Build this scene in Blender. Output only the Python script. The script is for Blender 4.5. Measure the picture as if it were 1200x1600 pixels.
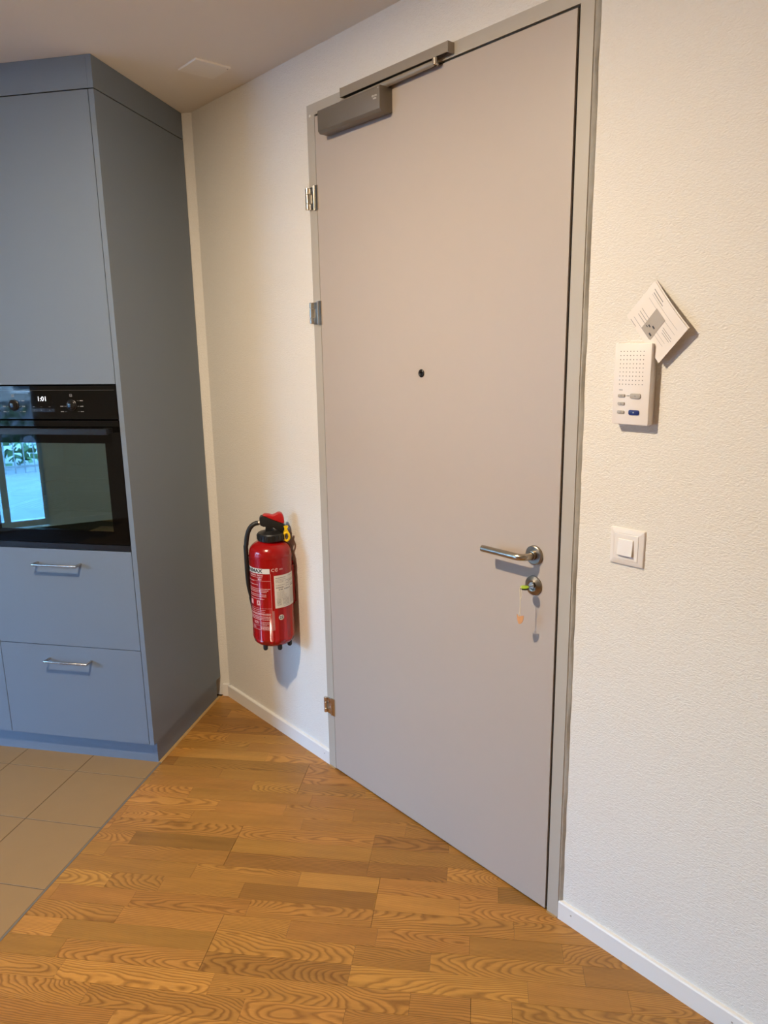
import bpy, bmesh, math, random
from mathutils import Vector, Matrix

for o in list(bpy.data.objects):
    bpy.data.objects.remove(o)
SC = bpy.context.scene
COL = SC.collection

# ------------------------------------------------------------------ camera
cam_data = bpy.data.cameras.new('camera')
cam = bpy.data.objects.new('camera', cam_data)
COL.objects.link(cam)
cam_data.sensor_fit = 'HORIZONTAL'
cam_data.sensor_width = 36.0
cam_data.lens = 1146.11 / 1200 * 36.0
cam_data.clip_start = 0.02
cam_data.clip_end = 200
_r = Vector((0.65812235, 0.7527393, -0.01607829)); _u = Vector((-0.15336486, 0.15493334, 0.9759482))
_f = Vector((-0.73712563, 0.63982748, -0.21740885))
cam.matrix_world = Matrix(((_r.x, _u.x, -_f.x, 0.0), (_r.y, _u.y, -_f.y, -1.54970), (_r.z, _u.z, -_f.z, 1.6), (0, 0, 0, 1)))
SC.camera = cam

# ------------------------------------------------------------------ world, light, exposure
world = bpy.data.worlds.new('sky')
SC.world = world
world.use_nodes = True
wn = world.node_tree
bg = wn.nodes['Background']
sky = wn.nodes.new('ShaderNodeTexSky')
sky.sky_type = 'NISHITA'
sky.sun_disc = False
sky.sun_elevation = math.radians(38)
sky.sun_rotation = math.radians(20)
sky.air_density = 1.6
sky.dust_density = 1.0
sky.ozone_density = 2.0
tint = wn.nodes.new('ShaderNodeMix'); tint.data_type = 'RGBA'; tint.blend_type = 'MULTIPLY'; tint.inputs[0].default_value = 1.0
tint.inputs[7].default_value = (0.66, 1.0, 1.5, 1)      # clear cold daylight
wn.links.new(sky.outputs[0], tint.inputs[6]); wn.links.new(tint.outputs[2], bg.inputs['Color'])
SKY_STRENGTH = 6.0
bg.inputs['Strength'].default_value = SKY_STRENGTH

SC.view_settings.view_transform = 'Standard'
SC.view_settings.look = 'None'
SC.view_settings.gamma = 1.0
SC.view_settings.use_curve_mapping = False
SC.view_settings.exposure = 0.0
SC.cycles.use_denoising = True
SC.cycles.max_bounces = 8
SC.cycles.diffuse_bounces = 4
SC.cycles.glossy_bounces = 3
SC.cycles.use_adaptive_sampling = True
SC.cycles.adaptive_threshold = 0.06
SC.cycles.adaptive_min_samples = 24
SC.cycles.caustics_refractive = False
SC.cycles.sample_clamp_indirect = 6.0

# windows are in the wall opposite the entrance door (y = WY); portals help Cycles sample the sky through them
WY = -5.3
WIN = [(-5.05, -2.80)]
for (a, b) in WIN:
    ld = bpy.data.lights.new('window_portal', 'AREA')
    ld.shape = 'RECTANGLE'; ld.size = b - a; ld.size_y = 2.2
    ld.cycles.is_portal = True
    lo = bpy.data.objects.new('window_portal', ld); COL.objects.link(lo)
    lo.location = ((a + b) / 2, WY - 0.22, 1.11)
    lo.rotation_euler = (math.radians(90), 0, 0)
LAMP_POS = (-1.5, -1.42, 2.5378)
LAMP_POWER = 58.0
LAMP_FILL_POWER = 14.5     # added point light, brightens the upper wall with warm light
LAMP_COLOR = (1.0, 0.82, 0.60)

# ------------------------------------------------------------------ helpers

def new_obj(name, mesh, parent=None, mat=None):
    o = bpy.data.objects.new(name, mesh)
    COL.objects.link(o)
    if parent is not None:
        o.parent = parent
    if mat is not None and len(mesh.materials) == 0:
        mesh.materials.append(mat)
    return o

def tag(o, label=None, cat=None, group=None, kind=None):
    if label: o['label'] = label
    if cat: o['category'] = cat
    if group: o['group'] = group
    if kind: o['kind'] = kind
    return o

def thing(name, label, cat, loc=(0, 0, 0), rz=0.0, group=None, kind=None):
    o = bpy.data.objects.new(name, None)
    COL.objects.link(o)
    o.location = loc; o.rotation_euler = (0, 0, rz); o.empty_display_size = .05
    return tag(o, label, cat, group, kind)

def finish(bm, smooth=None, bevel=0.0, seg=2, angle=35):
    if bevel > 0:
        es = [e for e in bm.edges if len(e.link_faces) == 2 and e.calc_face_angle(0) > math.radians(30)]
        bmesh.ops.bevel(bm, geom=es, offset=bevel, segments=seg, profile=0.5, affect='EDGES', clamp_overlap=True)
    me = bpy.data.meshes.new('mesh')
    if smooth:
        for f in bm.faces: f.smooth = True
        for e in bm.edges:
            if len(e.link_faces) == 2 and e.calc_face_angle(0) > math.radians(angle):
                e.smooth = False
    bm.to_mesh(me); bm.free()
    return me

def add_box(bm, x0, x1, y0, y1, z0, z1):
    v = [bm.verts.new(p) for p in [(x0, y0, z0), (x1, y0, z0), (x1, y1, z0), (x0, y1, z0), (x0, y0, z1), (x1, y0, z1), (x1, y1, z1), (x0, y1, z1)]]
    for q in [(0, 3, 2, 1), (4, 5, 6, 7), (0, 1, 5, 4), (1, 2, 6, 5), (2, 3, 7, 6), (3, 0, 4, 7)]:
        bm.faces.new([v[i] for i in q])
    return v

def box(name, parent, mat, x0, x1, y0, y1, z0, z1, bevel=0.0, seg=2):
    bm = bmesh.new()
    add_box(bm, min(x0, x1), max(x0, x1), min(y0, y1), max(y0, y1), min(z0, z1), max(z0, z1))
    return new_obj(name, finish(bm, smooth=bevel > 0, bevel=bevel, seg=seg, angle=50), parent, mat)

def boxes(name, parent, mat, lst, bevel=0.0, seg=2):
    bm = bmesh.new()
    for l in lst: add_box(bm, *l)
    return new_obj(name, finish(bm, smooth=bevel > 0, bevel=bevel, seg=seg, angle=50), parent, mat)

def add_tube(bm, pts, rad, n=16, caps=True, sx=1.0):
    """tube along points; rad number or list"""
    pts = [Vector(p) for p in pts]
    rads = rad if isinstance(rad, (list, tuple)) else [rad] * len(pts)
    rings = []
    up = None
    for i, p in enumerate(pts):
        if i == 0: t = pts[1] - pts[0]
        elif i == len(pts) - 1: t = pts[-1] - pts[-2]
        else: t = (pts[i + 1] - pts[i]).normalized() + (pts[i] - pts[i - 1]).normalized()
        t.normalize()
        if up is None:
            up = Vector((0, 0, 1)) if abs(t.z) < .9 else Vector((0, 1, 0))
        a = t.cross(up).normalized(); b = a.cross(t).normalized(); up = b
        k = 1.0
        if 0 < i < len(pts) - 1:
            c = (pts[i + 1] - pts[i]).normalized().dot(t)
            k = 1.0 / max(c, .5)
        ring = []
        for j in range(n):
            an = 2 * math.pi * j / n
            ring.append(bm.verts.new(p + a * math.cos(an) * rads[i] * sx + b * math.sin(an) * rads[i]))
        rings.append(ring)
    for i in range(len(rings) - 1):
        for j in range(n):
            bm.faces.new([rings[i][j], rings[i + 1][j], rings[i + 1][(j + 1) % n], rings[i][(j + 1) % n]])
    if caps:
        bm.faces.new(rings[0]); bm.faces.new(list(reversed(rings[-1])))
    bmesh.ops.recalc_face_normals(bm, faces=bm.faces)

def tube(name, parent, mat, pts, rad, n=16, sx=1.0):
    bm = bmesh.new(); add_tube(bm, pts, rad, n, sx=sx)
    return new_obj(name, finish(bm, smooth=True), parent, mat)

def add_lathe(bm, prof, n=48, axis='z', c=(0, 0, 0)):
    """prof: list of (r, h); closed where r==0"""
    c = Vector(c)
    def P(r, h, an):
        x, y = r * math.cos(an), r * math.sin(an)
        if axis == 'z': return c + Vector((x, y, h))
        if axis == 'y': return c + Vector((x, -h, y))   # h grows towards -y (out of the wall)
        return c + Vector((h, x, y))
    rings = []
    for r, h in prof:
        if r <= 1e-6: rings.append([bm.verts.new(P(0, h, 0))])
        else: rings.append([bm.verts.new(P(r, h, 2 * math.pi * j / n)) for j in range(n)])
    for A, B in zip(rings, rings[1:]):
        for j in range(n):
            k = (j + 1) % n
            if len(A) == 1 and len(B) == 1: continue
            if len(A) == 1: bm.faces.new([A[0], B[k], B[j]])
            elif len(B) == 1: bm.faces.new([A[j], A[k], B[0]])
            else: bm.faces.new([A[j], A[k], B[k], B[j]])
    bmesh.ops.recalc_face_normals(bm, faces=bm.faces)

def lathe(name, parent, mat, prof, n=48, axis='z', c=(0, 0, 0), angle=35):
    bm = bmesh.new(); add_lathe(bm, prof, n, axis, c)
    return new_obj(name, finish(bm, smooth=True, angle=angle), parent, mat)

def add_prism(bm, poly, y0, y1):
    """poly in (x, z); extruded along y from y0 to y1"""
    A = [bm.verts.new((x, y0, z)) for x, z in poly]
    B = [bm.verts.new((x, y1, z)) for x, z in poly]
    n = len(poly)
    bm.faces.new(A); bm.faces.new(list(reversed(B)))
    for i in range(n):
        bm.faces.new([A[i], B[i], B[(i + 1) % n], A[(i + 1) % n]])
    bmesh.ops.recalc_face_normals(bm, faces=bm.faces)

def round_rect(x0, x1, z0, z1, r, n=5):
    out = []
    for cx, cz, a0 in [(x1 - r, z1 - r, 0), (x0 + r, z1 - r, 90), (x0 + r, z0 + r, 180), (x1 - r, z0 + r, 270)]:
        for k in range(n + 1):
            a = math.radians(a0 + 90 * k / n)
            out.append((cx + r * math.cos(a), cz + r * math.sin(a)))
    return out

def text_verts(s, size, weight=0.0, align='CENTER'):
    """returns (verts2d, faces) of filled lettering"""
    cu = bpy.data.curves.new('t', 'FONT')
    cu.body = s; cu.size = size; cu.align_x = align; cu.align_y = 'CENTER'; cu.offset = weight
    cu.resolution_u = 3
    ob = bpy.data.objects.new('t', cu)
    COL.objects.link(ob)
    dg = bpy.context.evaluated_depsgraph_get()
    me = ob.evaluated_get(dg).to_mesh()
    V = [(v.co.x, v.co.y) for v in me.vertices]
    F = [list(p.vertices) for p in me.polygons]
    ob.evaluated_get(dg).to_mesh_clear()
    bpy.data.objects.remove(ob); bpy.data.curves.remove(cu)
    return V, F

def add_text(bm, s, size, mp, weight=0.0, align='CENTER'):
    V, F = text_verts(s, size, weight, align)
    vs = [bm.verts.new(mp(x, y)) for x, y in V]
    for f in F:
        try: bm.faces.new([vs[i] for i in f])
        except ValueError: pass

# ------------------------------------------------------------------ materials
def mat(name, color, rough=0.5, metal=0.0, coat=0.0, spec=0.5, emit=None, es=0.0, alpha=1.0):
    m = bpy.data.materials.new(name); m.use_nodes = True
    b = m.node_tree.nodes['Principled BSDF']
    b.inputs['Base Color'].default_value = (*color, 1)
    b.inputs['Roughness'].default_value = rough
    b.inputs['Metallic'].default_value = metal
    b.inputs['Specular IOR Level'].default_value = spec
    b.inputs['Coat Weight'].default_value = coat
    if emit:
        b.inputs['Emission Color'].default_value = (*emit, 1); b.inputs['Emission Strength'].default_value = es
    return m

def nodes(m):
    nt = m.node_tree
    return nt, nt.nodes, nt.links, nt.nodes['Principled BSDF']

def add_noise_var(m, color, amt=0.04, scale=40, bump=0.0, bscale=200, dist=0.0005, coord='Object', stretch=(1, 1, 1), detail=4, rvar=0.0, rough=0.5):
    nt, N, L, b = nodes(m)
    tc = N.new('ShaderNodeTexCoord'); mp = N.new('ShaderNodeMapping')
    mp.inputs['Scale'].default_value = stretch
    L.new(tc.outputs[coord], mp.inputs[0])
    if amt > 0:
        n = N.new('ShaderNodeTexNoise'); n.inputs['Scale'].default_value = scale; n.inputs['Detail'].default_value = detail
        L.new(mp.outputs[0], n.inputs['Vector'])
        r = N.new('ShaderNodeMix'); r.data_type = 'RGBA'
        r.inputs[6].default_value = (*[c * (1 - amt) for c in color], 1)
        r.inputs[7].default_value = (*[min(1, c * (1 + amt)) for c in color], 1)
        L.new(n.outputs['Fac'], r.inputs[0]); L.new(r.outputs[2], b.inputs['Base Color'])
        if rvar > 0:
            mr = N.new('ShaderNodeMapRange'); mr.inputs['To Min'].default_value = rough - rvar; mr.inputs['To Max'].default_value = rough + rvar
            L.new(n.outputs['Fac'], mr.inputs['Value']); L.new(mr.outputs[0], b.inputs['Roughness'])
    if bump > 0:
        n2 = N.new('ShaderNodeTexNoise'); n2.inputs['Scale'].default_value = bscale; n2.inputs['Detail'].default_value = detail
        L.new(mp.outputs[0], n2.inputs['Vector'])
        bp = N.new('ShaderNodeBump'); bp.inputs['Strength'].default_value = bump; bp.inputs['Distance'].default_value = dist
        L.new(n2.outputs['Fac'], bp.inputs['Height']); L.new(bp.outputs[0], b.inputs['Normal'])
    return m

def simple(name, color, rough=0.5, amt=0.03, scale=30, **k):
    kk = {x: k.pop(x) for x in ('metal', 'coat', 'spec', 'emit', 'es') if x in k}
    m = mat(name, color, rough, **kk)
    return add_noise_var(m, color, amt, scale, rough=rough, **k)

def brushed(name, color, rough, stretch):
    m = mat(name, color, rough, metal=1.0)
    return add_noise_var(m, color, 0.12, 900, bump=0.06, bscale=1500, dist=0.0002, stretch=stretch, rvar=0.06, rough=rough)

def plaster():
    """rubbed plaster: horizontally dragged grains"""
    col = (0.80, 0.765, 0.70)
    m = mat('plaster', col, 0.85, spec=0.25)
    nt, N, L, b = nodes(m)
    tc = N.new('ShaderNodeTexCoord'); mp = N.new('ShaderNodeMapping'); mp.inputs['Scale'].default_value = (0.62, 0.62, 1.15)
    L.new(tc.outputs['Object'], mp.inputs[0])
    n0 = N.new('ShaderNodeTexNoise'); n0.inputs['Scale'].default_value = 60; n0.inputs['Detail'].default_value = 2
    L.new(mp.outputs[0], n0.inputs['Vector'])
    ad = N.new('ShaderNodeMix'); ad.data_type = 'VECTOR'; ad.inputs[0].default_value = 0.012
    L.new(mp.outputs[0], ad.inputs[4]); L.new(n0.outputs['Color'], ad.inputs[5])
    n1 = N.new('ShaderNodeTexNoise'); n1.inputs['Scale'].default_value = 270; n1.inputs['Detail'].default_value = 3; n1.inputs['Roughness'].default_value = .55
    L.new(ad.outputs[1], n1.inputs['Vector'])
    vo = N.new('ShaderNodeTexVoronoi'); vo.inputs['Scale'].default_value = 245; vo.feature = 'SMOOTH_F1'
    vo.inputs['Smoothness'].default_value = 0.6
    L.new(ad.outputs[1], vo.inputs['Vector'])
    mx = N.new('ShaderNodeMath'); mx.operation = 'MULTIPLY_ADD'; mx.inputs[1].default_value = -0.35
    L.new(vo.outputs['Distance'], mx.inputs[0]); L.new(n1.outputs['Fac'], mx.inputs[2])
    bp = N.new('ShaderNodeBump'); bp.inputs['Strength'].default_value = 0.9; bp.inputs['Distance'].default_value = 0.0022
    L.new(mx.outputs[0], bp.inputs['Height']); L.new(bp.outputs[0], b.inputs['Normal'])
    rp = N.new('ShaderNodeMix'); rp.data_type = 'RGBA'
    rp.inputs[6].default_value = (0.765, 0.73, 0.665, 1); rp.inputs[7].default_value = (0.825, 0.79, 0.725, 1)
    L.new(n1.outputs['Fac'], rp.inputs[0]); L.new(rp.outputs[2], b.inputs['Base Color'])
    return m

def oak():
    """flat-sawn oak: growth rings cut by the strip's face, driven by per-strip attributes"""
    m = mat('oak', (0.4, 0.22, 0.08), 0.36, spec=0.45)
    nt, N, L, b = nodes(m)
    uv = N.new('ShaderNodeUVMap'); uv.uv_map = 'UVMap'
    at = N.new('ShaderNodeAttribute'); at.attribute_name = 'grain'; at.attribute_type = 'GEOMETRY'
    tn = N.new('ShaderNodeAttribute'); tn.attribute_name = 'tone'; tn.attribute_type = 'GEOMETRY'
    su = N.new('ShaderNodeSeparateXYZ'); L.new(uv.outputs[0], su.inputs[0])
    sg = N.new('ShaderNodeSeparateXYZ'); L.new(at.outputs['Vector'], sg.inputs[0])
    st = N.new('ShaderNodeSeparateXYZ'); L.new(tn.outputs['Vector'], st.inputs[0])
    def M(op, a, b_=None, c=None):
        n = N.new('ShaderNodeMath'); n.operation = op
        for i, x in enumerate((a, b_, c)):
            if x is None: continue
            if isinstance(x, (int, float)): n.inputs[i].default_value = x
            else: L.new(x, n.inputs[i])
        return n.outputs[0]
    U, V = su.outputs[0], su.outputs[1]
    # slow warp along the strip
    cb = N.new('ShaderNodeCombineXYZ'); L.new(M('MULTIPLY', U, 3.2), cb.inputs[0]); L.new(M('MULTIPLY', V, 9.0), cb.inputs[1])
    L.new(st.outputs[1], cb.inputs[2])
    w1 = N.new('ShaderNodeTexNoise'); w1.inputs['Scale'].default_value = 1.0; w1.inputs['Detail'].default_value = 2.5; w1.inputs['Roughness'].default_value = .5
    L.new(cb.outputs[0], w1.inputs['Vector'])
    cb2 = N.new('ShaderNodeCombineXYZ'); L.new(M('MULTIPLY', U, 26.0), cb2.inputs[0]); L.new(M('MULTIPLY', V, 40.0), cb2.inputs[1])
    L.new(st.outputs[1], cb2.inputs[2])
    w2 = N.new('ShaderNodeTexNoise'); w2.inputs['Scale'].default_value = 1.0; w2.inputs['Detail'].default_value = 2.0
    L.new(cb2.outputs[0], w2.inputs['Vector'])
    v0 = M('ADD', V, sg.outputs[0])
    z0 = M('ADD', M('MULTIPLY', U, sg.outputs[1]), sg.outputs[2])
    z1 = M('ADD', z0, M('MULTIPLY', M('SUBTRACT', w1.outputs['Fac'], .5), 0.065))
    rr = M('SQRT', M('ADD', M('MULTIPLY', v0, v0), M('MULTIPLY', z1, z1)))
    rr = M('ADD', rr, M('MULTIPLY', M('SUBTRACT', w2.outputs['Fac'], .5), 0.0024))
    ph = M('FRACT', M('MULTIPLY', rr, st.outputs[2]))           # saw tooth: early wood -> late wood
    late = N.new('ShaderNodeValToRGB'); L.new(ph, late.inputs[0])
    e = late.color_ramp.elements
    e[0].position = 0.0; e[0].color = (0.75, 0.75, 0.75, 1)
    e[1].position = 1.0; e[1].color = (0.75, 0.75, 0.75, 1)
    for p, c in ((0.12, 1.0), (0.28, 0.55), (0.5, 0.15), (0.85, 0.08)):
        q = late.color_ramp.elements.new(p); q.color = (c, c, c, 1)
    # fine pores and fibres
    cb3 = N.new('ShaderNodeCombineXYZ'); L.new(M('MULTIPLY', U, 22.0), cb3.inputs[0]); L.new(M('MULTIPLY', V, 800.0), cb3.inputs[1])
    L.new(st.outputs[1], cb3.inputs[2])
    fi = N.new('ShaderNodeTexNoise'); fi.inputs['Scale'].default_value = 1.0; fi.inputs['Detail'].default_value = 2.0
    L.new(cb3.outputs[0], fi.inputs['Vector'])
    # broad colour drift
    cb4 = N.new('ShaderNodeCombineXYZ'); L.new(M('MULTIPLY', U, 5.0), cb4.inputs[0]); L.new(M('MULTIPLY', V, 38.0), cb4.inputs[1])
    L.new(st.outputs[1], cb4.inputs[2])
    dr = N.new('ShaderNodeTexNoise'); dr.inputs['Scale'].default_value = 1.0; dr.inputs['Detail'].default_value = 1.0
    L.new(cb4.outputs[0], dr.inputs['Vector'])
    # knots: rare dark specks
    vo = N.new('ShaderNodeTexVoronoi'); vo.inputs['Scale'].default_value = 6.5; vo.feature = 'F1'
    cb5 = N.new('ShaderNodeCombineXYZ'); L.new(U, cb5.inputs[0]); L.new(V, cb5.inputs[1]); L.new(st.outputs[1], cb5.inputs[2])
    L.new(cb5.outputs[0], vo.inputs['Vector'])
    kn = N.new('ShaderNodeMapRange'); kn.inputs['From Min'].default_value = 0.008; kn.inputs['From Max'].default_value = 0.022
    kn.inputs['To Min'].default_value = 1.0; kn.inputs['To Max'].default_value = 0.0; L.new(vo.outputs['Distance'], kn.inputs['Value'])
    grainf = M('MULTIPLY', late.outputs[0], M('MULTIPLY_ADD', fi.outputs['Fac'], 0.9, 0.4))
    mixa = N.new('ShaderNodeMix'); mixa.data_type = 'RGBA'
    mixa.inputs[6].default_value = (0.41, 0.192, 0.038, 1)
    mixa.inputs[7].default_value = (0.135, 0.050, 0.008, 1)
    L.new(M('MULTIPLY', grainf, 0.78), mixa.inputs[0])
    hv = N.new('ShaderNodeHueSaturation')
    L.new(mixa.outputs[2], hv.inputs['Color'])
    val = M('MULTIPLY', st.outputs[0], M('MULTIPLY_ADD', dr.outputs['Fac'], 0.42, 0.79))
    val = M('MULTIPLY', val, M('MULTIPLY_ADD', fi.outputs['Fac'], 0.60, 0.70))
    L.new(val, hv.inputs['Value'])
    L.new(M('MULTIPLY_ADD', M('FRACT', M('MULTIPLY', st.outputs[1], 7.31)), 0.008, 0.496), hv.inputs['Hue'])
    mk = N.new('ShaderNodeMix'); mk.data_type = 'RGBA'
    L.new(M('MULTIPLY', kn.outputs[0], 0.8), mk.inputs[0]); L.new(hv.outputs[0], mk.inputs[6]); mk.inputs[7].default_value = (0.05, 0.02, 0.008, 1)
    L.new(mk.outputs[2], b.inputs['Base Color'])
    bp = N.new('ShaderNodeBump'); bp.inputs['Strength'].default_value = 0.25; bp.inputs['Distance'].default_value = 0.0003
    L.new(fi.outputs['Fac'], bp.inputs['Height']); L.new(bp.outputs[0], b.inputs['Normal'])
    b.inputs['Roughness'].default_value = 0.38
    return m

def tinted_glass(name, tint, refl_tint, base_refl, rough=0.0):
    """thin coated pane: see-through share plus mirror share; works the same for every ray"""
    m = bpy.data.materials.new(name); m.use_nodes = True
    nt = m.node_tree; N = nt.nodes; L = nt.links
    N.remove(N['Principled BSDF']); out = N['Material Output']
    tr = N.new('ShaderNodeBsdfTransparent'); tr.inputs[0].default_value = (*tint, 1)
    gl = N.new('ShaderNodeBsdfGlossy'); gl.inputs['Color'].default_value = (*refl_tint, 1); gl.inputs['Roughness'].default_value = rough
    fr = N.new('ShaderNodeFresnel'); fr.inputs['IOR'].default_value = 1.5
    ma = N.new('ShaderNodeMath'); ma.operation = 'ADD'; ma.inputs[1].default_value = base_refl; ma.use_clamp = True
    L.new(fr.outputs[0], ma.inputs[0])
    mx = N.new('ShaderNodeMixShader')
    L.new(ma.outputs[0], mx.inputs[0]); L.new(tr.outputs[0], mx.inputs[1]); L.new(gl.outputs[0], mx.inputs[2])
    L.new(mx.outputs[0], out.inputs[0])
    return m

M_PLASTER = plaster()
M_CEIL = simple('ceiling_paint', (0.82, 0.78, 0.70), 0.9, amt=0.015, scale=6, spec=0.2, bump=0.15, bscale=300, dist=0.0006)
M_CEILPLATE = simple('ceiling_cover_paint', (0.86, 0.83, 0.75), 0.6, amt=0.01)
M_TRIMWHITE = simple('white_lacquer_trim', (0.80, 0.78, 0.74), 0.4, amt=0.015, scale=12)
M_CAB = simple('blue_grey_laminate', (0.162, 0.200, 0.250), 0.48, amt=0.015, scale=120, bump=0.05, bscale=700, dist=0.0002)
M_CABIN = simple('dark_carcass', (0.012, 0.013, 0.015), 0.7, amt=0.03)  # near black, deepens the shade in the seams between the fronts
M_LEAF = simple('door_lacquer_warm_grey', (0.455, 0.392, 0.335), 0.42, amt=0.012, scale=25, bump=0.04, bscale=500, dist=0.0002)
M_FRAME = simple('door_frame_grey', (0.45, 0.41, 0.345), 0.42, amt=0.015, scale=25)
M_SEAL = simple('grey_sealant', (0.46, 0.45, 0.41), 0.7, amt=0.22, scale=45, bump=0.5, bscale=120, dist=0.001)
M_RUBBER = simple('black_rubber', (0.012, 0.012, 0.012), 0.6, amt=0.1)
M_CLOSER = simple('closer_silver_grey', (0.200, 0.175, 0.145), 0.42, amt=0.02, scale=60, metal=0.35)
M_RAIL = simple('rail_silver_grey', (0.36, 0.315, 0.255), 0.38, amt=0.02, scale=60, metal=0.35)
M_STEEL = brushed('brushed_steel', (0.44, 0.40, 0.335), 0.26, (8, 1, 1))
M_STEELR = brushed('brushed_steel_round', (0.31, 0.275, 0.225), 0.34, (1, 1, 1))
M_NICKEL = brushed('nickel_hinge', (0.66, 0.61, 0.53), 0.22, (1, 1, 0.2))
M_HANDLE = brushed('drawer_pull_steel', (0.55, 0.52, 0.48), 0.26, (0.3, 1, 1))
M_BLACKGL = simple('black_glass', (0.003, 0.003, 0.003), 0.03, amt=0.0, spec=0.36)
M_BLACKGL2 = simple('black_enamel', (0.010, 0.010, 0.011), 0.16, amt=0.05, spec=0.5)
M_BLACKM = simple('black_anodised', (0.016, 0.016, 0.017), 0.30, amt=0.05, metal=0.3)
M_OVWIN = tinted_glass('oven_window_coated', (0.66, 0.70, 0.67), (0.62, 0.90, 0.92), 0.24)
M_OVCAV = simple('oven_cavity_enamel', (0.03, 0.032, 0.03), 0.35, amt=0.1)
M_CHROME = mat('chrome_wire', (0.75, 0.75, 0.73), 0.15, metal=1.0)
M_PRINTW = mat('print_pale_grey', (0.34, 0.34, 0.33), 0.5)
M_PRINTD = mat('print_dim_grey', (0.14, 0.14, 0.14), 0.5)
M_LED = mat('display_digits', (0.8, 0.85, 0.9), 0.5, emit=(0.80, 0.90, 1.0), es=0.6)
M_TILE = simple('beige_floor_tile', (0.29, 0.175, 0.068), 0.5, amt=0.05, scale=14, bump=0.08, bscale=160, dist=0.0004)
M_GROUT = simple('tile_grout', (0.10, 0.07, 0.04), 0.9, amt=0.12, scale=90)
M_SUB = simple('dark_gap', (0.05, 0.028, 0.012), 0.9, amt=0.1)
M_OAK = oak()
M_BEAD = simple('oak_coloured_sealing_bead', (0.42, 0.26, 0.10), 0.5, amt=0.06)
M_JOINT = simple('grey_edge_profile', (0.15, 0.13, 0.10), 0.5, amt=0.06)
M_RED = simple('red_gloss_paint', (0.30, 0.0025, 0.003), 0.20, amt=0.02, coat=0.1)
M_REDPL = simple('red_plastic', (0.42, 0.006, 0.008), 0.35, amt=0.02)
M_BLACKPL = simple('black_plastic', (0.010, 0.010, 0.010), 0.40, amt=0.1)
M_HOSE = simple('black_hose_rubber', (0.010, 0.010, 0.010), 0.5, amt=0.1)
M_YELLOW = simple('yellow_plastic', (0.85, 0.56, 0.01), 0.4, amt=0.03)
M_LABELW = simple('white_label', (0.70, 0.68, 0.62), 0.5, amt=0.02)
M_LABELPINK = mat('label_print_on_red', (0.72, 0.40, 0.36), 0.5)
M_INK = mat('black_ink', (0.04, 0.04, 0.045), 0.6)
M_INKG = mat('grey_ink', (0.30, 0.29, 0.28), 0.6)
M_HOLE = mat('speaker_hole_dark', (0.09, 0.08, 0.07), 0.7)
M_INKB = mat('tan_grey_ink', (0.40, 0.355, 0.31), 0.6)
M_PAPER = simple('white_paper', (0.80, 0.74, 0.69), 0.7, amt=0.01)
M_PLW = simple('white_plastic', (0.80, 0.74, 0.69), 0.38, amt=0.008)
M_PLSW = simple('white_switch_plastic', (0.80, 0.75, 0.70), 0.35, amt=0.008)
M_PLG = simple('grey_button_plastic', (0.42, 0.385, 0.34), 0.4, amt=0.03)
M_PLB = simple('blue_button_plastic', (0.012, 0.02, 0.14), 0.3, amt=0.03)
M_GREEN = simple('lime_green_key_cap', (0.36, 0.52, 0.03), 0.4, amt=0.05)
M_TAG = simple('orange_brown_key_tag', (0.62, 0.30, 0.12), 0.5, amt=0.1, scale=120)
M_CORD = simple('cream_string', (0.75, 0.68, 0.52), 0.8, amt=0.1)
M_WINFR = simple('window_frame_white', (0.75, 0.77, 0.78), 0.4, amt=0.02)
M_PANE = tinted_glass('window_pane', (0.92, 0.95, 0.95), (1, 1, 1), 0.02)

H = 2.5378
TH = 0.65195
PC = Vector((-2.57631, -0.52768, 0))            # front right corner of the tall cabinet
XC = -2.9256                                     # corner of door wall and kitchen back wall
ex = Vector((math.cos(TH), math.sin(TH), 0)); ey = Vector((-math.sin(TH), math.cos(TH), 0))
def K(x, y, z=0): return PC + ex * x + ey * y + Vector((0, 0, z))    # cabinet frame -> world
XL, XR = -5.35, 1.35
BACK_S = 0.632

# ------------------------------------------------------------------ room shell
def wall_mesh(name, pts, z0, z1, th_vec, m, kind='structure', label=None):
    bm = bmesh.new()
    a, b_ = Vector(pts[0]), Vector(pts[1]); t = Vector(th_vec)
    q = [a, b_, b_ + t, a + t]
    lo = [bm.verts.new((p.x, p.y, z0)) for p in q]; hi = [bm.verts.new((p.x, p.y, z1)) for p in q]
    bm.faces.new(lo); bm.faces.new(hi)
    for i in range(4): bm.faces.new([lo[i], lo[(i + 1) % 4], hi[(i + 1) % 4], hi[i]])
    bmesh.ops.recalc_face_normals(bm, faces=bm.faces)
    return tag(new_obj(name, finish(bm), None, m), label, 'wall', kind=kind)

DX0, DX1, DZ = -2.1226, -1.0440, 2.3716           # outer frame of the door
FI0, FI1, FIZ = -2.0825, -1.0800, 2.3375          # inner edge of the frame
def multi_box_wall(name, lst, m, label):
    bm = bmesh.new()
    for l in lst: add_box(bm, *l)
    return tag(new_obj(name, finish(bm), None, m), label, 'wall', kind='structure')
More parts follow.
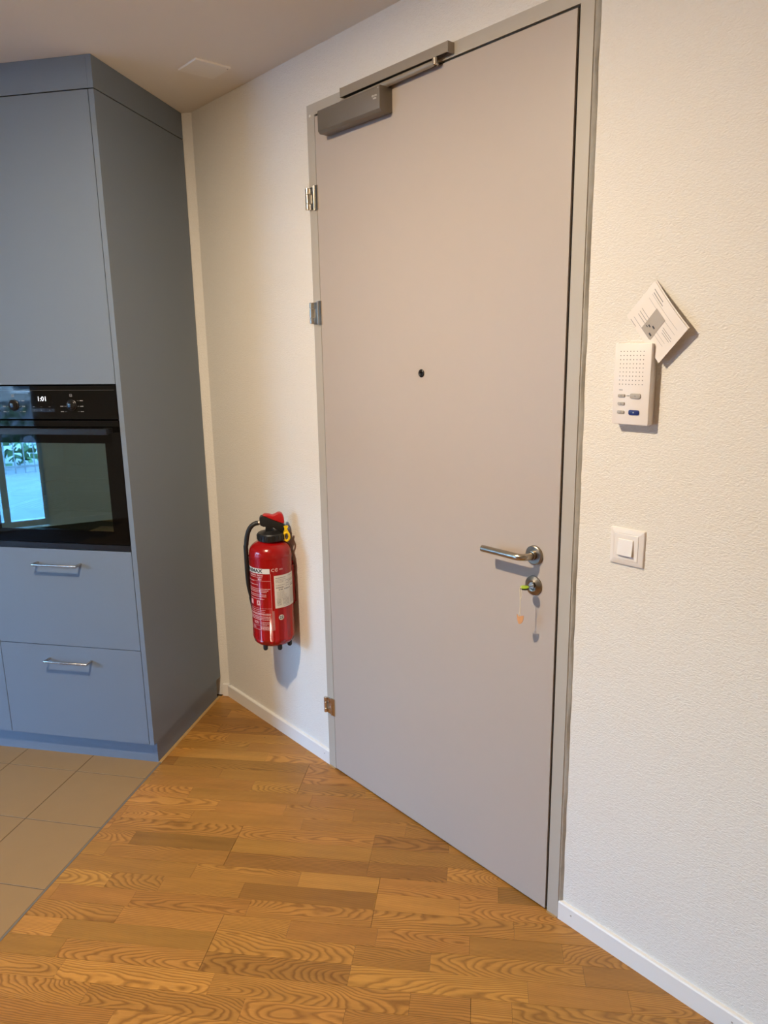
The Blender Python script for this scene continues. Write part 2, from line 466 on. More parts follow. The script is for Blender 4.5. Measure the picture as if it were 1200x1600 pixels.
# door wall with its opening
multi_box_wall('wall_entrance', [(XC, DX0 + .012, 0, 0.16, 0, H), (DX1 - .012, XR, 0, 0.16, 0, H), (DX0 + .012, DX1 - .012, 0, 0.16, DZ - .012, H)], M_PLASTER,
               'cream rubbed-plaster wall around the grey entrance door')
pb = K(-3.35, BACK_S)
wb = wall_mesh('wall_kitchen', [(XC, 0, 0), tuple(pb)], 0, H, tuple(ey * 0.15), M_PLASTER, label='narrow strip of plaster wall beside the tall blue-grey cabinet')
multi_box_wall('wall_right', [(XR, XR + .15, WY, 0.16, 0, H)], M_PLASTER, 'plaster wall right of the camera')
multi_box_wall('wall_left', [(XL - .15, XL, WY, pb.y + 0.3, 0, H)], M_PLASTER, 'plaster wall at the end of the kitchen')
wins = []
segs = []; x = XL - .15
for (a, b) in WIN:
    segs.append((x, a, WY - .2, WY, 0, H)); segs.append((a, b, WY - .2, WY, 2.22, H)); x = b
segs.append((x, XR + .15, WY - .2, WY, 0, H))
multi_box_wall('wall_window', segs, M_PLASTER, 'plaster wall with the terrace windows behind the camera')
tag(box('ceiling', None, M_CEIL, XL - .15, XR + .15, WY - .2, .25, H, H + .15), 'plain painted ceiling above the entrance door and cabinet', 'ceiling', kind='structure')

def window(i, a, b, mull):
    w = thing('window_%d' % i, 'floor-length terrace window behind the camera with white frame', 'window', ((a + b) / 2, WY - .1, 0), kind='structure')
    hw = (b - a) / 2
    def fr(x0, x1, z0, z1): return (x0, x1, -.035, .035, z0, z1)
    boxes('window_frame', w, M_WINFR, [fr(-hw, -hw + .04, 0, 2.22), fr(hw - .04, hw, 0, 2.22), fr(-hw + .04, hw - .04, 0, .06), fr(-hw + .04, hw - .04, 2.16, 2.22), fr(mull - (a + b) / 2 - .03, mull - (a + b) / 2 + .03, .06, 2.16)], bevel=.004)
    m_ = mull - (a + b) / 2
    for (p, q) in ((-hw + .04, m_ - .03), (m_ + .03, hw - .04)):
        box('pane', w, M_PANE, p, q, -.003, .003, .06, 2.16)
window(1, WIN[0][0], WIN[0][1], -3.16)

# outdoors, seen only as a reflection in the oven glass
M_DECK = simple('terrace_slabs', (0.15, 0.15, 0.15), 0.6, amt=0.08, scale=3)
M_FACADE = simple('pale_facade', (0.28, 0.28, 0.27), 0.8, amt=0.05, scale=2)
M_DKWIN = mat('facade_window_glass', (0.03, 0.04, 0.05), 0.1)
M_LEAVES = simple('hedge_leaves', (0.05, 0.10, 0.035), 0.8, amt=0.5, scale=30)
M_RAILING = simple('terrace_railing_metal', (0.10, 0.11, 0.12), 0.4, amt=0.05)
tag(box('ground', None, M_DECK, -16, 10, -30, WY - .2, -.25, -.03), 'pale paved terrace outside the windows', 'terrace', kind='structure')
bl = thing('apartment_building', 'pale apartment house opposite the terrace windows', 'building', (-4, -24, -.03))
box('wall', bl, M_FACADE, -14, 16, -1, 0, 0, 5.4)
_bw = None
for zz in (1.0, 2.7, 4.4):
    for k in range(12):
        xx = -9 + k * 1.7
        f = box('window', bl, M_WINFR, xx - .5, xx + .5, 0, .06, zz - .55, zz + .55)
        box('pane', f, M_DKWIN, xx - .42, xx + .42, .06, .07, zz - .47, zz + .47)
rl = thing('terrace_railing', 'dark metal terrace railing outside the window', 'railing', (-3, -9.2, -.03))
boxes('rail', rl, M_RAILING, [(-5, 5, -.02, .02, .96, 1.0), (-5, 5, -.015, .015, .08, .11)])
boxes('bar', rl, M_RAILING, [(-5 + i * .125, -5 + i * .125 + .015, -.008, .008, .0, .97) for i in range(81)])
random.seed(5)
for k in range(5):
    bm = bmesh.new()
    cx = -6.3 + k * 1.5
    for i in range(260):
        a = random.uniform(0, 6.28); zz = random.uniform(.05, .95); r = random.uniform(.2, .42) * (1.1 - .4 * zz)
        c = Vector((math.cos(a) * r * 1.5, math.sin(a) * r, zz)); s = .07
        t1 = Vector([random.uniform(-1, 1) for _ in range(3)]).normalized() * s; t2 = Vector([random.uniform(-1, 1) for _ in range(3)]).normalized() * s
        bm.faces.new([bm.verts.new(c + t1), bm.verts.new(c + t2), bm.verts.new(c - t1), bm.verts.new(c - t2)])
    add_tube(bm, [(0, 0, 0), (0.02, 0, .4), (0, .02, .7)], .03, 6)
    o = new_obj('hedge_shrub', finish(bm), None, M_LEAVES); o.location = (cx, -10.0, -.03)
    tag(o, 'low green shrub behind the terrace railing, %s' % ['farthest left', 'second from the left', 'middle one', 'second from the right', 'farthest right'][k], 'shrub', 'shrubs behind the terrace railing')

# ------------------------------------------------------------------ floor: oak strips and tiles
floor = thing('floor', 'floor of oak strip parquet and beige tiles', 'floor', (0, 0, 0), kind='structure')
def clip(poly, p, n):
    """keep points with (q-p).n <= 0"""
    out = []
    for i in range(len(poly)):
        a, b = poly[i], poly[(i + 1) % len(poly)]
        da, db = (a - p).dot(n), (b - p).dot(n)
        if da <= 0: out.append(a)
        if (da < 0 < db) or (db < 0 < da): out.append(a + (b - a) * (da / (da - db)))
    return out
def V2(v): return Vector((v.x, v.y))
KO, KX, KY = V2(PC), V2(ex), V2(ey)
T_EDGE = 0.0            # border between tiles and oak lies at cabinet x = 0
S_END = -1.30           # tiles stop here
def in_room(poly):
    poly = clip(poly, Vector((0, 0)), Vector((0, 1)))
    if poly: poly = clip(poly, Vector((XR, 0)), Vector((1, 0)))
    if poly: poly = clip(poly, Vector((0, WY)), Vector((0, -1)))
    if poly: poly = clip(poly, Vector((XL, 0)), Vector((-1, 0)))
    if poly: poly = clip(poly, KO + KY * BACK_S, KY)
    return poly
ALPHA = 0.070
ca, sa = 1 / math.sqrt(1 + ALPHA ** 2), ALPHA / math.sqrt(1 + ALPHA ** 2)
# strip frame: v across, u along; cabinet coords s (depth) and t (left)
def st_of(u, v):       # v = ca*s + sa*t ; u = -ca*t + sa*s
    s = ca * v + sa * u; t = sa * v - ca * u
    return s, t
def uv_of(s, t): return (-ca * t + sa * s, ca * s + sa * t)
def P2(u, v):
    s, t = st_of(u, v); return KO - KX * t + KY * s
W = 0.0669; V0 = 0.083
rng = random.Random(11)
known = {}
def kn(s0, s1, t):
    s = (s0 + s1) / 2; u, v = uv_of(s, t); known.setdefault(int(math.floor((V0 - v) / W)), []).append(u)
for a in [(-.552, -.613, -.595), (-.522, -.57, -1.003), (-.476, -.533, -.753), (-.51, -.57, -1.252), (-.656, -.718, -1.037), (-.635, -.70, -1.293),
          (-.673, -.733, -.785), (-.848, -.904, -1.162), (-.827, -.883, -1.414), (-.94, -1.004, -.754), (-.917, -.97, -1.01), (-.711, -.766, -1.195),
          (-.565, -.632, -1.412), (-.379, -.444, -.134), (-.358, -.42, -.487), (-.778, -.841, -.13), (-.564, -.629, -.339), (-.708, -.767, -.28),
          (-.846, -.904, -.187), (-.879, -.936, -.645), (-.963, -1.023, -.341), (-1.022, -1.08, -.444), (-.778, -.84, -.007)]:
    kn(*a)
board_end = {0: .60, 2: .46, 3: .965, 4: .533, 1: 1.35, 5: 1.25, 6: .2, 7: .9}
pieces = []
for bd in range(-5, 26):
    be = board_end.get(bd, rng.uniform(0, 2.2))
    for j in range(3):
        i = bd * 3 + j
        va, vb = V0 - i * W, V0 - (i + 1) * W
        ends = sorted(known.get(i, []))
        stops = set()
        k = be
        while k > -3.2: stops.add(round(k, 4)); k -= 2.2
        k = be + 2.2
        while k < 5.5: stops.add(round(k, 4)); k += 2.2
        stops |= set(ends)
        fixed = sorted(stops)
        cuts = [fixed[0]]
        for nx in fixed[1:]:
            while nx - cuts[-1] > .52:
                step = rng.choice([.25, .25, .36, .40, .46])
                if nx - cuts[-1] - step < .13: break
                cuts.append(cuts[-1] + step)
            cuts.append(nx)
        bset = {round(be + 2.2 * q, 3) for q in range(-4, 5)}
        for a, b in zip(cuts, cuts[1:]):
            ga = .0005 if round(a, 3) in bset else .0002; gb = .0005 if round(b, 3) in bset else .0002
            g0 = .0003 if j == 0 else .0002; g1 = .0003 if j == 2 else .0002
            pieces.append((a + ga, b - gb, vb + g1, va - g0))
def frustum(poly):
    """does any of the polygon fall in the photograph?"""
    C = Vector((0, -1.5497, 1.6))
    pts = [Vector((p.x, p.y, 0)) for p in poly]; pts.append(sum(pts, Vector()) / len(pts))
    for p in pts:
        v = p - C; z = v.dot(_f)
        if z < .1: continue
        x = 600 + 1146 * v.dot(_r) / z; y = 800 - 1146 * v.dot(_u) / z
        if -40 < x < 1240 and 0 < y < 1640: return True
    return False
def wood_regions(poly):
    """oak covers everything right of the tile border and everything nearer than the tiles' end"""
    res = []
    a = clip(poly, KO + KX * .0055, -KX)                      # right of the border
    if a: res.append(a)
    b = clip(poly, KO + KX * .0055, KX)
    if b: b = clip(b, KO + KY * (S_END - .006), KY)
    if b: res.append(b)
    return res
def strip_bm(bm, poly, prm, uvl, gl, tl):
    z0, z1, ch = -.012, 0.0, .0002
    c = sum(poly, Vector((0, 0))) / len(poly)
    lo = [bm.verts.new((p.x, p.y, z0)) for p in poly]
    mid = [bm.verts.new((p.x, p.y, z1 - ch)) for p in poly]
    tp = []
    for p in poly:
        d = c - p; tp.append(bm.verts.new((p.x + d.x / max(d.length, 1e-6) * ch * 1.2, p.y + d.y / max(d.length, 1e-6) * ch * 1.2, z1)))
    n = len(poly); F = [bm.faces.new(tp)]
    for i in range(n):
        k = (i + 1) % n
        F.append(bm.faces.new([lo[i], lo[k], mid[k], mid[i]])); F.append(bm.faces.new([mid[i], mid[k], tp[k], tp[i]]))
    for f in F:
        for lp in f.loops:
            q = Vector((lp.vert.co.x, lp.vert.co.y)) - KO
            u, v = uv_of(q.dot(KY), -q.dot(KX))
            lp[uvl].uv = (u - prm[6], v - prm[7])
            lp.vert[gl] = Vector(prm[0:3]); lp.vert[tl] = Vector(prm[3:6])
def fresh():
    bm = bmesh.new()
    return bm, bm.loops.layers.uv.new('UVMap'), bm.verts.layers.float_vector.new('grain'), bm.verts.layers.float_vector.new('tone')
far_bm, fu, fg, ft = fresh()
rest = []
for (a, b, v0_, v1_) in pieces:
    poly = [P2(a, v0_), P2(b, v0_), P2(b, v1_), P2(a, v1_)]
    poly = in_room(poly)
    if not poly or len(poly) < 3: continue
    for w in wood_regions(poly):
        if len(w) < 3: continue
        ar = abs(sum(w[i].x * w[(i + 1) % len(w)].y - w[(i + 1) % len(w)].x * w[i].y for i in range(len(w)))) / 2
        if ar < 2e-5: continue
        um, vm = (a + b) / 2, (v0_ + v1_) / 2
        kind = rng.random()
        sgn = rng.choice([-1, 1])
        if kind < .45:    # cathedral
            k_ = sgn * rng.uniform(.06, .17)
            c_ = abs(k_) * (b - a) / 2 + rng.uniform(.004, .06)
            g = (rng.uniform(-.03, .03), k_, c_)
            fr = rng.uniform(170, 260)
        elif kind < .8:  # plain sawn, off centre
            g = (sgn * rng.uniform(.03, .07), sgn * rng.uniform(.03, .12), rng.uniform(.01, .05))
            fr = rng.uniform(180, 280)
        else:            # quarter sawn, straight lines
            g = (sgn * rng.uniform(.12, .2), rng.uniform(-.02, .02), .01)
            fr = rng.uniform(230, 380)
        tone = rng.choice([.82, .9, .94, 1.0, 1.0, 1.03, 1.06, 1.12, 1.18])
        tone = 1 + (tone - 1) * 1.25
        sm_, tm_ = st_of(um, vm)
        for (ks, kt, kv, kg) in ((-.40, -.31, .70, None), (-.567, -.80, .74, (.15, .01, .012)), (-.497, -.876, 1.16, (.16, .0, .01)), (-.543, -1.126, 1.22, (.16, .02, .01)), (-.81, -.06, 1.22, None), (-.74, -.15, .95, None), (-.675, -.91, .92, None)):
            if abs(sm_ - ks) < .026 and a < uv_of(ks, kt)[0] < b:
                tone = kv
                if kg: g = kg; fr = 260
        prm = (*g, tone, rng.uniform(0, 90), fr, um, vm)
        rest.append((w, prm))
vis = [r for r in rest if frustum(r[0])]
hid = [r for r in rest if not frustum(r[0])]
print('strips visible', len(vis), 'hidden', len(hid))
vis.sort(key=lambda r: (sum((p for p in r[0]), Vector((0, 0))) / len(r[0]) - Vector((0, -1.55))).length)
hid += vis[300:]; vis = vis[:300]
for w, prm in vis:
    bm, uvl, gl, tl = fresh(); strip_bm(bm, w, prm, uvl, gl, tl)
    bmesh.ops.recalc_face_normals(bm, faces=bm.faces)
    new_obj('oak_strip', finish(bm), floor, M_OAK)
for w, prm in hid: strip_bm(far_bm, w, prm, fu, fg, ft)
bmesh.ops.recalc_face_normals(far_bm, faces=far_bm.faces)
o = new_obj('oak_strips_beyond', finish(far_bm), floor, M_OAK); o['kind'] = 'stuff'
box('subfloor', floor, M_SUB, XL, XR, WY, .16, -.03, -.0035)
# grout bed and tiles
def poly_slab(name, parent, m, poly, z0, z1, bevel=0.0):
    bm = bmesh.new()
    lo = [bm.verts.new((p.x, p.y, z0)) for p in poly]; hi = [bm.verts.new((p.x, p.y, z1)) for p in poly]
    bm.faces.new(lo); bm.faces.new(hi)
    for i in range(len(poly)): bm.faces.new([lo[i], lo[(i + 1) % len(poly)], hi[(i + 1) % len(poly)], hi[i]])
    bmesh.ops.recalc_face_normals(bm, faces=bm.faces)
    return new_obj(name, finish(bm, bevel=bevel, seg=1), parent, m)
def KP(x, y): return KO + KX * x + KY * y
bed = in_room([KP(-3.4, S_END), KP(.0, S_END), KP(.0, .62), KP(-3.4, .62)])
poly_slab('grout', floor, M_GROUT, bed, -.02, -.0012)
PIT = .302
for r in range(-1, 5):
    s1 = -.0815 - PIT * (r - 0) ; s0 = s1 - PIT
    for c in range(0, 11):
        x1 = -.0035 if c == 0 else -(.0 + .2965 + PIT * (c - 1)); x0 = -(.2965 + PIT * c)
        a0, a1 = x0 + .0015, x1 - (.0015 if c else 0)
        b0, b1 = max(s0, S_END) + .0015, min(s1, .25) - .0015
        if r == -1: b1 = .25
        if b1 - b0 < .02: continue
        poly = in_room([KP(a0, b0), KP(a1, b0), KP(a1, b1), KP(a0, b1)])
        if not poly or len(poly) < 3: continue
        poly_slab('tile', floor, M_TILE, poly, -.012, .0, bevel=.0008)
poly_slab('edge_profile', floor, M_JOINT, [KP(-.0028, S_END), KP(.0045, S_END), KP(.0045, .034), KP(-.0028, .034)], -.012, -.0004)
poly_slab('edge_profile', floor, M_JOINT, [KP(-3.3, S_END - .005), KP(.0045, S_END - .005), KP(.0045, S_END), KP(-3.3, S_END)], -.012, -.0004)

# ------------------------------------------------------------------ baseboards
def base(name, x0, x1, label):
    bm = bmesh.new(); add_prism(bm, [(0, 0), (.012, 0), (.012, .054), (.009, .058), (0, .058)], x0, x1)
    # prism is along y with profile (x, z): turn so the profile's x points to -y
    for v in bm.verts: v.co = Vector((v.co.y, -v.co.x, v.co.z))
    bmesh.ops.recalc_face_normals(bm, faces=bm.faces)
    return tag(new_obj(name, finish(bm), None, M_TRIMWHITE), label, 'baseboard', kind='structure')
b1 = base('baseboard_left', XC + .004, DX0 - .001, 'white baseboard from the corner under the fire extinguisher to the door frame')
b2 = base('baseboard_right', DX1 + .001, XR, 'white baseboard right of the entrance door')
b3 = base('baseboard_window', -1.34, 2.8, 'white baseboard right of the terrace window'); b3.rotation_euler = (0, 0, math.pi)
b3.location = (0, WY, 0)
for bb, xs in ((b1, (-2.155,)), (b2, (-1.0, -.55))):
    for xx in xs:
        lathe('nail_cap', bb, M_PLG, [(0, .0128), (.0022, .0128), (.0025, .012), (.0025, .010)], 12, 'y', (xx, 0, .036))
bk = thing('baseboard_kitchen', 'short white baseboard in the corner beside the tall cabinet', 'baseboard', tuple(K(0, BACK_S)), TH, kind='structure')
box('board', bk, M_TRIMWHITE, .012, .050, -.012, 0, 0, .058, bevel=.001)

# ------------------------------------------------------------------ entrance door
door = thing('door_1', 'tall warm-grey apartment entrance door with peephole and lever handle', 'door', (DX0, 0, 0), kind='structure')
def dloc(x): return x - DX0
fm = .012
frm = boxes('door_frame', door, M_FRAME, [(0, dloc(FI0), -fm, .14, 0, DZ), (dloc(FI1), dloc(DX1), -fm, .14, 0, DZ), (dloc(FI0), dloc(FI1), -fm, .14, FIZ, DZ)], bevel=.0012)
boxes('rubber_seal', door, M_RUBBER, [(dloc(FI0) - .002, dloc(FI0) + .014, .045, .12, .0, FIZ), (dloc(FI1) - .014, dloc(FI1) + .002, .045, .12, .0, FIZ), (dloc(FI0), dloc(FI1), .045, .12, FIZ - .014, FIZ + .002)])
leaf = box('door_leaf', door, M_LEAF, dloc(FI0) + .0028, dloc(FI1) - .0075, -.0125, .04, .006, FIZ - .0065, bevel=.0012)
boxes('gap_seal', door, M_RUBBER, [(dloc(FI1) - .0074, dloc(FI1) - .0003, -.0060, .044, .006, FIZ - .0003), (dloc(FI0) + .0003, dloc(FI1) - .0003, -.0060, .044, FIZ - .0063, FIZ - .0003), (dloc(FI0) + .0003, dloc(FI0) + .0027, -.0060, .044, .006, FIZ - .0066)])
box('threshold', door, M_RUBBER, dloc(FI0), dloc(FI1), .02, .13, 0, .0045)
# sealant bead down the right of the frame, wavy
bm = bmesh.new(); rs = random.Random(3)
pr = []
for i in range(60):
    z = i * (DZ / 59); wv = .0085 + rs.uniform(-.0012, .0012)
    pr.append([bm.verts.new(p) for p in [(dloc(DX1) - .001, -.0098, z), (dloc(DX1) + .003, -.0085, z), (dloc(DX1) + wv, -.0008, z), (dloc(DX1) + wv, .002, z), (dloc(DX1) - .001, .002, z)]])
for a, b in zip(pr, pr[1:]):
    for k in range(5): bm.faces.new([a[k], a[(k + 1) % 5], b[(k + 1) % 5], b[k]])
bmesh.ops.recalc_face_normals(bm, faces=bm.faces)
new_obj('sealant_bead', finish(bm, smooth=True), door, M_SEAL)
tube('sealant_bead', door, M_SEAL, [(0, -.001, .06), (0, -.001, 1.2), (0, -.001, DZ)], .0018, 8)
boxes('floor_bead', door, M_BEAD, [(.002, dloc(FI0) - .001, -.0165, -.0122, 0, .0035), (dloc(FI1) + .001, dloc(DX1) - .002, -.0165, -.0122, 0, .0035)], bevel=.001)
lathe('screw_cap', door, M_TRIMWHITE, [(0, .0145), (.004, .0142), (.005, .012), (.005, .011)], 20, 'y', (dloc(-2.104), 0, 2.338))
# peephole
pp = lathe('peephole', door, M_BLACKM, [(0, .0145), (.0045, .0150), (.0065, .0165), (.0095, .0165), (.0115, .0150), (.0118, .0120)], 28, 'y', (dloc(-1.591), 0, 1.527))
lathe('lens', pp, M_BLACKGL, [(0, .0168), (.003, .0164), (.0052, .0152), (.0052, .0150)], 20, 'y', (dloc(-1.591), 0, 1.527))
# hinges
def hinge(zc, hh, label):
    h = box('hinge', door, M_NICKEL, dloc(-2.092), dloc(-2.0735), -.0162, -.0120, zc - hh / 2 - .004, zc + hh / 2 + .004, bevel=.0012)
    h['label'] = label
    bx = dloc(-2.1245)
    third = hh / 3
    for k, (za, zb) in enumerate(((-hh / 2, -hh / 2 + third * .85), (-hh / 2 + third * .87, hh / 2 - third * .87), (hh / 2 - third * .85, hh / 2))):
        lathe('barrel', h, M_NICKEL, [(0, za + .0002), (.0062, za + .0002), (.0072, za + .0012), (.0072, zb - .0012), (.0062, zb - .0002), (0, zb - .0002)], 20, 'z', (bx, -.0195, zc))
    for (za, zb) in ((-hh / 2, -hh / 2 + third * .8), (hh / 2 - third * .8, hh / 2)):
        box('hinge_plate', h, M_NICKEL, bx + .002, dloc(-2.0925), -.0180, -.0125, zc + za, zc + zb, bevel=.0012)
    box('hinge_plate', h, M_NICKEL, bx + .012, dloc(-2.0925), -.0150, -.0125, zc - hh / 2, zc + hh / 2, bevel=.0008)
    tube('pin', h, M_NICKEL, [(dloc(-2.0925), -.0165, zc - hh / 2 - .004), (dloc(-2.0925), -.0165, zc + hh / 2 + .004)], .0032, 14)
hinge(2.088, .068, 'top nickel door hinge')
hinge(1.722, .070, 'middle nickel door hinge')
hinge(.262, .062, 'bottom nickel door hinge near the floor')
# lever handle
hx, hz = dloc(-1.160), 1.0565
rz_ = lathe('door_handle', door, M_STEELR, [(0, .0205), (.0235, .0205), (.0260, .0190), (.0265, .0125), (.0265, .0120)], 48, 'y', (hx, 0, hz), angle=25)
rz_['label'] = 'brushed steel lever handle with round rose'
lathe('neck_collar', rz_, M_STEELR, [(.0125, .0200), (.0125, .0285), (.0105, .0290), (.0105, .0205)], 28, 'y', (hx, 0, hz))
pts = [(hx, -.020, hz), (hx, -.040, hz)]
R0 = .026
for k in range(0, 11):
    a = math.radians(90 * k / 10)
    pts.append((hx - R0 * (1 - math.cos(a)), -.040 - R0 * math.sin(a) * .85, hz))
pts += [(hx - .06, -.062, hz), (dloc(-1.302), -.062, hz)]
bm = bmesh.new(); add_tube(bm, pts, .0095, 22)
new_obj('lever', finish(bm, smooth=True, angle=50), rz_, M_STEEL)
# lock rose
kx, kz = dloc(-1.160), .9715
lr = lathe('lock_rose', door, M_STEELR, [(0, .0155), (.0110, .0160), (.0112, .0200), (.0150, .0215), (.0175, .0200), (.0265, .0160), (.0272, .0125), (.0272, .0120)], 48, 'y', (kx, 0, kz), angle=25)
lathe('lock_cylinder', lr, M_NICKEL, [(0, .0245), (.0083, .0245), (.0086, .0235), (.0086, .0150)], 28, 'y', (kx, 0, kz + .002))

# key in the lock
key = thing('key', 'key with lime-green head in the door lock, orange-brown tag hanging on string', 'key', (-1.160, -.0245, .9735))
bm = bmesh.new(); add_box(bm, -.004, .004, -.018, .001, -.0011, .0011)
new_obj('blade', finish(bm, bevel=.0003, seg=1), key, M_NICKEL)
def oval(bm, cy, ry, rx, z0, z1, n=26):
    A = [bm.verts.new((rx * math.cos(2 * math.pi * k / n), cy + ry * math.sin(2 * math.pi * k / n), z0)) for k in range(n)]
    B = [bm.verts.new((v.co.x, v.co.y, z1)) for v in A]
    bm.faces.new(A); bm.faces.new(list(reversed(B)))
    for k in range(n): bm.faces.new([A[k], A[(k + 1) % n], B[(k + 1) % n], B[k]])
    bmesh.ops.recalc_face_normals(bm, faces=bm.faces)
bm = bmesh.new(); oval(bm, -.0285, .0125, .0122, -.0030, .0002)
new_obj('key_head', finish(bm, smooth=True, bevel=.0008), key, M_BLACKPL)
bm = bmesh.new(); oval(bm, -.0285, .0120, .0116, .0003, .0038)
kc = new_obj('key_cap', finish(bm, smooth=True, bevel=.0010), key, M_GREEN)
bm = bmesh.new()
add_tube(bm, [(-.003, -.037, .0042), (-.0045, -.0415, .003), (-.0045, -.042, -.004), (-.0035, -.0415, -.020), (-.0030, -.041, -.040), (-.0035, -.041, -.066), (-.003, -.0408, -.074)], .0011, 6)
add_tube(bm, [(-.003, -.037, .0042), (-.0015, -.041, .002), (.0005, -.0415, -.006), (.0015, -.0413, -.016), (-.0005, -.0412, -.024), (-.0030, -.041, -.030)], .0007, 6)
add_tube(bm, [(-.0035, -.041, -.066), (-.0065, -.0405, -.070), (-.0070, -.0405, -.078), (-.004, -.0405, -.081), (-.0015, -.0405, -.077), (-.0035, -.041, -.066)], .0007, 6)
new_obj('string', finish(bm, smooth=True), key, M_CORD)
bm = bmesh.new()
poly = [(-.0105, -.0735), (-.0045, -.0790), (.0060, -.0745), (.0120, -.0730), (.0120, -.0800), (.0095, -.0900), (.0040, -.0975), (-.0015, -.1000), (-.0050, -.0985), (-.0085, -.0900)]
poly = [(x - .003, z) for x, z in poly]
add_prism(bm, poly, -.0415, -.0395)
tg = new_obj('tag', finish(bm, smooth=True, bevel=.0004, seg=1), key, M_TAG)

# ------------------------------------------------------------------ door closer
dc = thing('door_closer', 'grey overhead door closer box on the top left of the door leaf', 'door closer', (-1.853, -.0125, 2.29))
bm = bmesh.new(); poly = [(0, .032), (0, -.031), (-.008, -.0345), (-.040, -.0345), (-.0475, -.027), (-.0475, .030), (-.0455, .032)]
A = [bm.verts.new((-.1475, y, z)) for y, z in poly]; B = [bm.verts.new((.1435, y, z)) for y, z in poly]
bm.faces.new(A); bm.faces.new(list(reversed(B)))
for i in range(len(poly)): bm.faces.new([A[i], B[i], B[(i + 1) % len(poly)], A[(i + 1) % len(poly)]])
bmesh.ops.recalc_face_normals(bm, faces=bm.faces)
new_obj('housing', finish(bm, smooth=True, bevel=.0008, seg=2), dc, M_CLOSER)
bm = bmesh.new(); A = [bm.verts.new((.1438, y * 1.012, z * 1.012)) for y, z in poly]; B = [bm.verts.new((.1475, y * 1.012, z * 1.012)) for y, z in poly]
bm.faces.new(A); bm.faces.new(list(reversed(B)))
for i in range(len(poly)): bm.faces.new([A[i], B[i], B[(i + 1) % len(poly)], A[(i + 1) % len(poly)]])
bmesh.ops.recalc_face_normals(bm, faces=bm.faces)
new_obj('end_cap', finish(bm, smooth=True, bevel=.0006), dc, M_CLOSER)
bm = bmesh.new()
def mpc(x, y): return Vector((.124 + x, -.0479, .006 + y))
add_text(bm, 'dorma', .0085, lambda x, y: mpc(x, y + .0035), .0001)
add_text(bm, 'kaba', .0080, lambda x, y: mpc(x + .002, y - .0035), .0001)
new_obj('lettering', finish(bm), dc, M_LABELW)
bm = bmesh.new(); add_box(bm, .1400, .1415, -.0480, -.0475, .004, .011); new_obj('valve_mark', finish(bm), dc, M_LABELW)
lathe('spindle', dc, M_RAIL, [(0, .0325), (.010, .0325), (.010, .036), (.0, .036)], 24, 'z', (-.055, -.019, 0))
tube('arm', dc, M_RAIL, [(-.060, -.019, .0375), (.14, -.019, .0395), (.335, -.019, .0415)], [.0085, .0085, .0075], 12, sx=1.0)
ao = dc.children[-1]
for v in ao.data.vertices:
    zc = .0375 + (v.co.x + .06) * .0102
    v.co.z = zc + (v.co.z - zc) * .42
lathe('arm_pivot', dc, M_NICKEL, [(0, .0345), (.0065, .0345), (.0085, .0360), (.0085, .0520), (0, .0520)], 24, 'z', (.340, -.019, 0))
bm = bmesh.new(); add_lathe(bm, [(0, .0338), (.0040, .0338), (.0040, .0344), (0, .0344)], 12, 'z', (.340, -.019, 0)); new_obj('socket', finish(bm), dc, M_RUBBER)

rl2 = thing('closer_slide_rail', 'long grey slide rail on the head of the door frame above the closer', 'closer rail', (-1.69, -.012, 2.356))
boxes('rail', rl2, M_RAIL, [(-.222, .222, -.024, 0, .0085, .0125), (-.222, .222, -.024, -.021, -.0125, .0085), (-.222, .222, -.003, 0, -.0125, .0085)], bevel=.0005)
box('end_cap', rl2, M_RAIL, .222, .226, -.0245, 0, -.013, .013, bevel=.0006)
box('end_cap', rl2, M_RAIL, -.226, -.222, -.0245, 0, -.013, .013, bevel=.0006)
box('slot_shade', rl2, M_RUBBER, -.2218, .154, -.0208, -.0035, -.0118, -.0085)  # black strip standing in for the shade inside the open rail
box('slider', rl2, M_RUBBER, .155, .200, -.020, -.004, -.006, .006, bevel=.001)

# ------------------------------------------------------------------ tall cabinets, in the cabinet frame
FZ0, FZ1 = .0945, 2.4360
tc = thing('oven_cabinet', 'tall blue-grey cabinet housing the black oven, with two drawers', 'cabinet', tuple(PC), TH)
box('side_panel', tc, M_CAB, -.019, 0, 0, .628, FZ0, FZ1, bevel=.0008)
box('door', tc, M_CAB, -.6310, -.0215, 0, .019, 1.4940, FZ1, bevel=.0008)
def drawer(z0, z1, hz_, lab):
    d = box('drawer', tc, M_CAB, -.6310, -.0215, 0, .019, z0, z1, bevel=.0008)
    x0, x1 = -.417, -.236
    bm = bmesh.new(); add_tube(bm, [(x0, 0, hz_), (x0, -.035, hz_), (x1, -.035, hz_), (x1, 0, hz_)], .0050, 16)
    new_obj('pull_handle', finish(bm, smooth=True, angle=60), d, M_HANDLE)
drawer(.4895, .8790, .824, '')
drawer(.0960, .4865, .431, '')
boxes('carcass', tc, M_CABIN, [(-.6305, -.0195, .0200, .600, 1.4960, 2.4340), (-.6305, -.0195, .0200, .600, .0970, .8770), (-.6305, -.6150, .0200, .600, .8770, 1.4960), (-.0210, -.0195, .0200, .600, .8770, 1.4960), (-.6150, -.0210, .590, .600, .8770, 1.4960)])

nb = thing('tall_cabinet', 'tall blue-grey cabinet at the left frame edge, left of the drawers', 'cabinet', tuple(K(-.634, 0)), TH)
box('door', nb, M_CAB, -.5985, 0, 0, .019, .0960, 1.2800, bevel=.0008)
box('door', nb, M_CAB, -.5985, 0, 0, .019, 1.2830, FZ1, bevel=.0008)
box('carcass', nb, M_CABIN, -.5980, -.0005, .0200, .600, .0970, 2.4340)
box('side_panel', nb, M_CAB, -.6205, -.6010, 0, .628, .0945, FZ1, bevel=.0008)

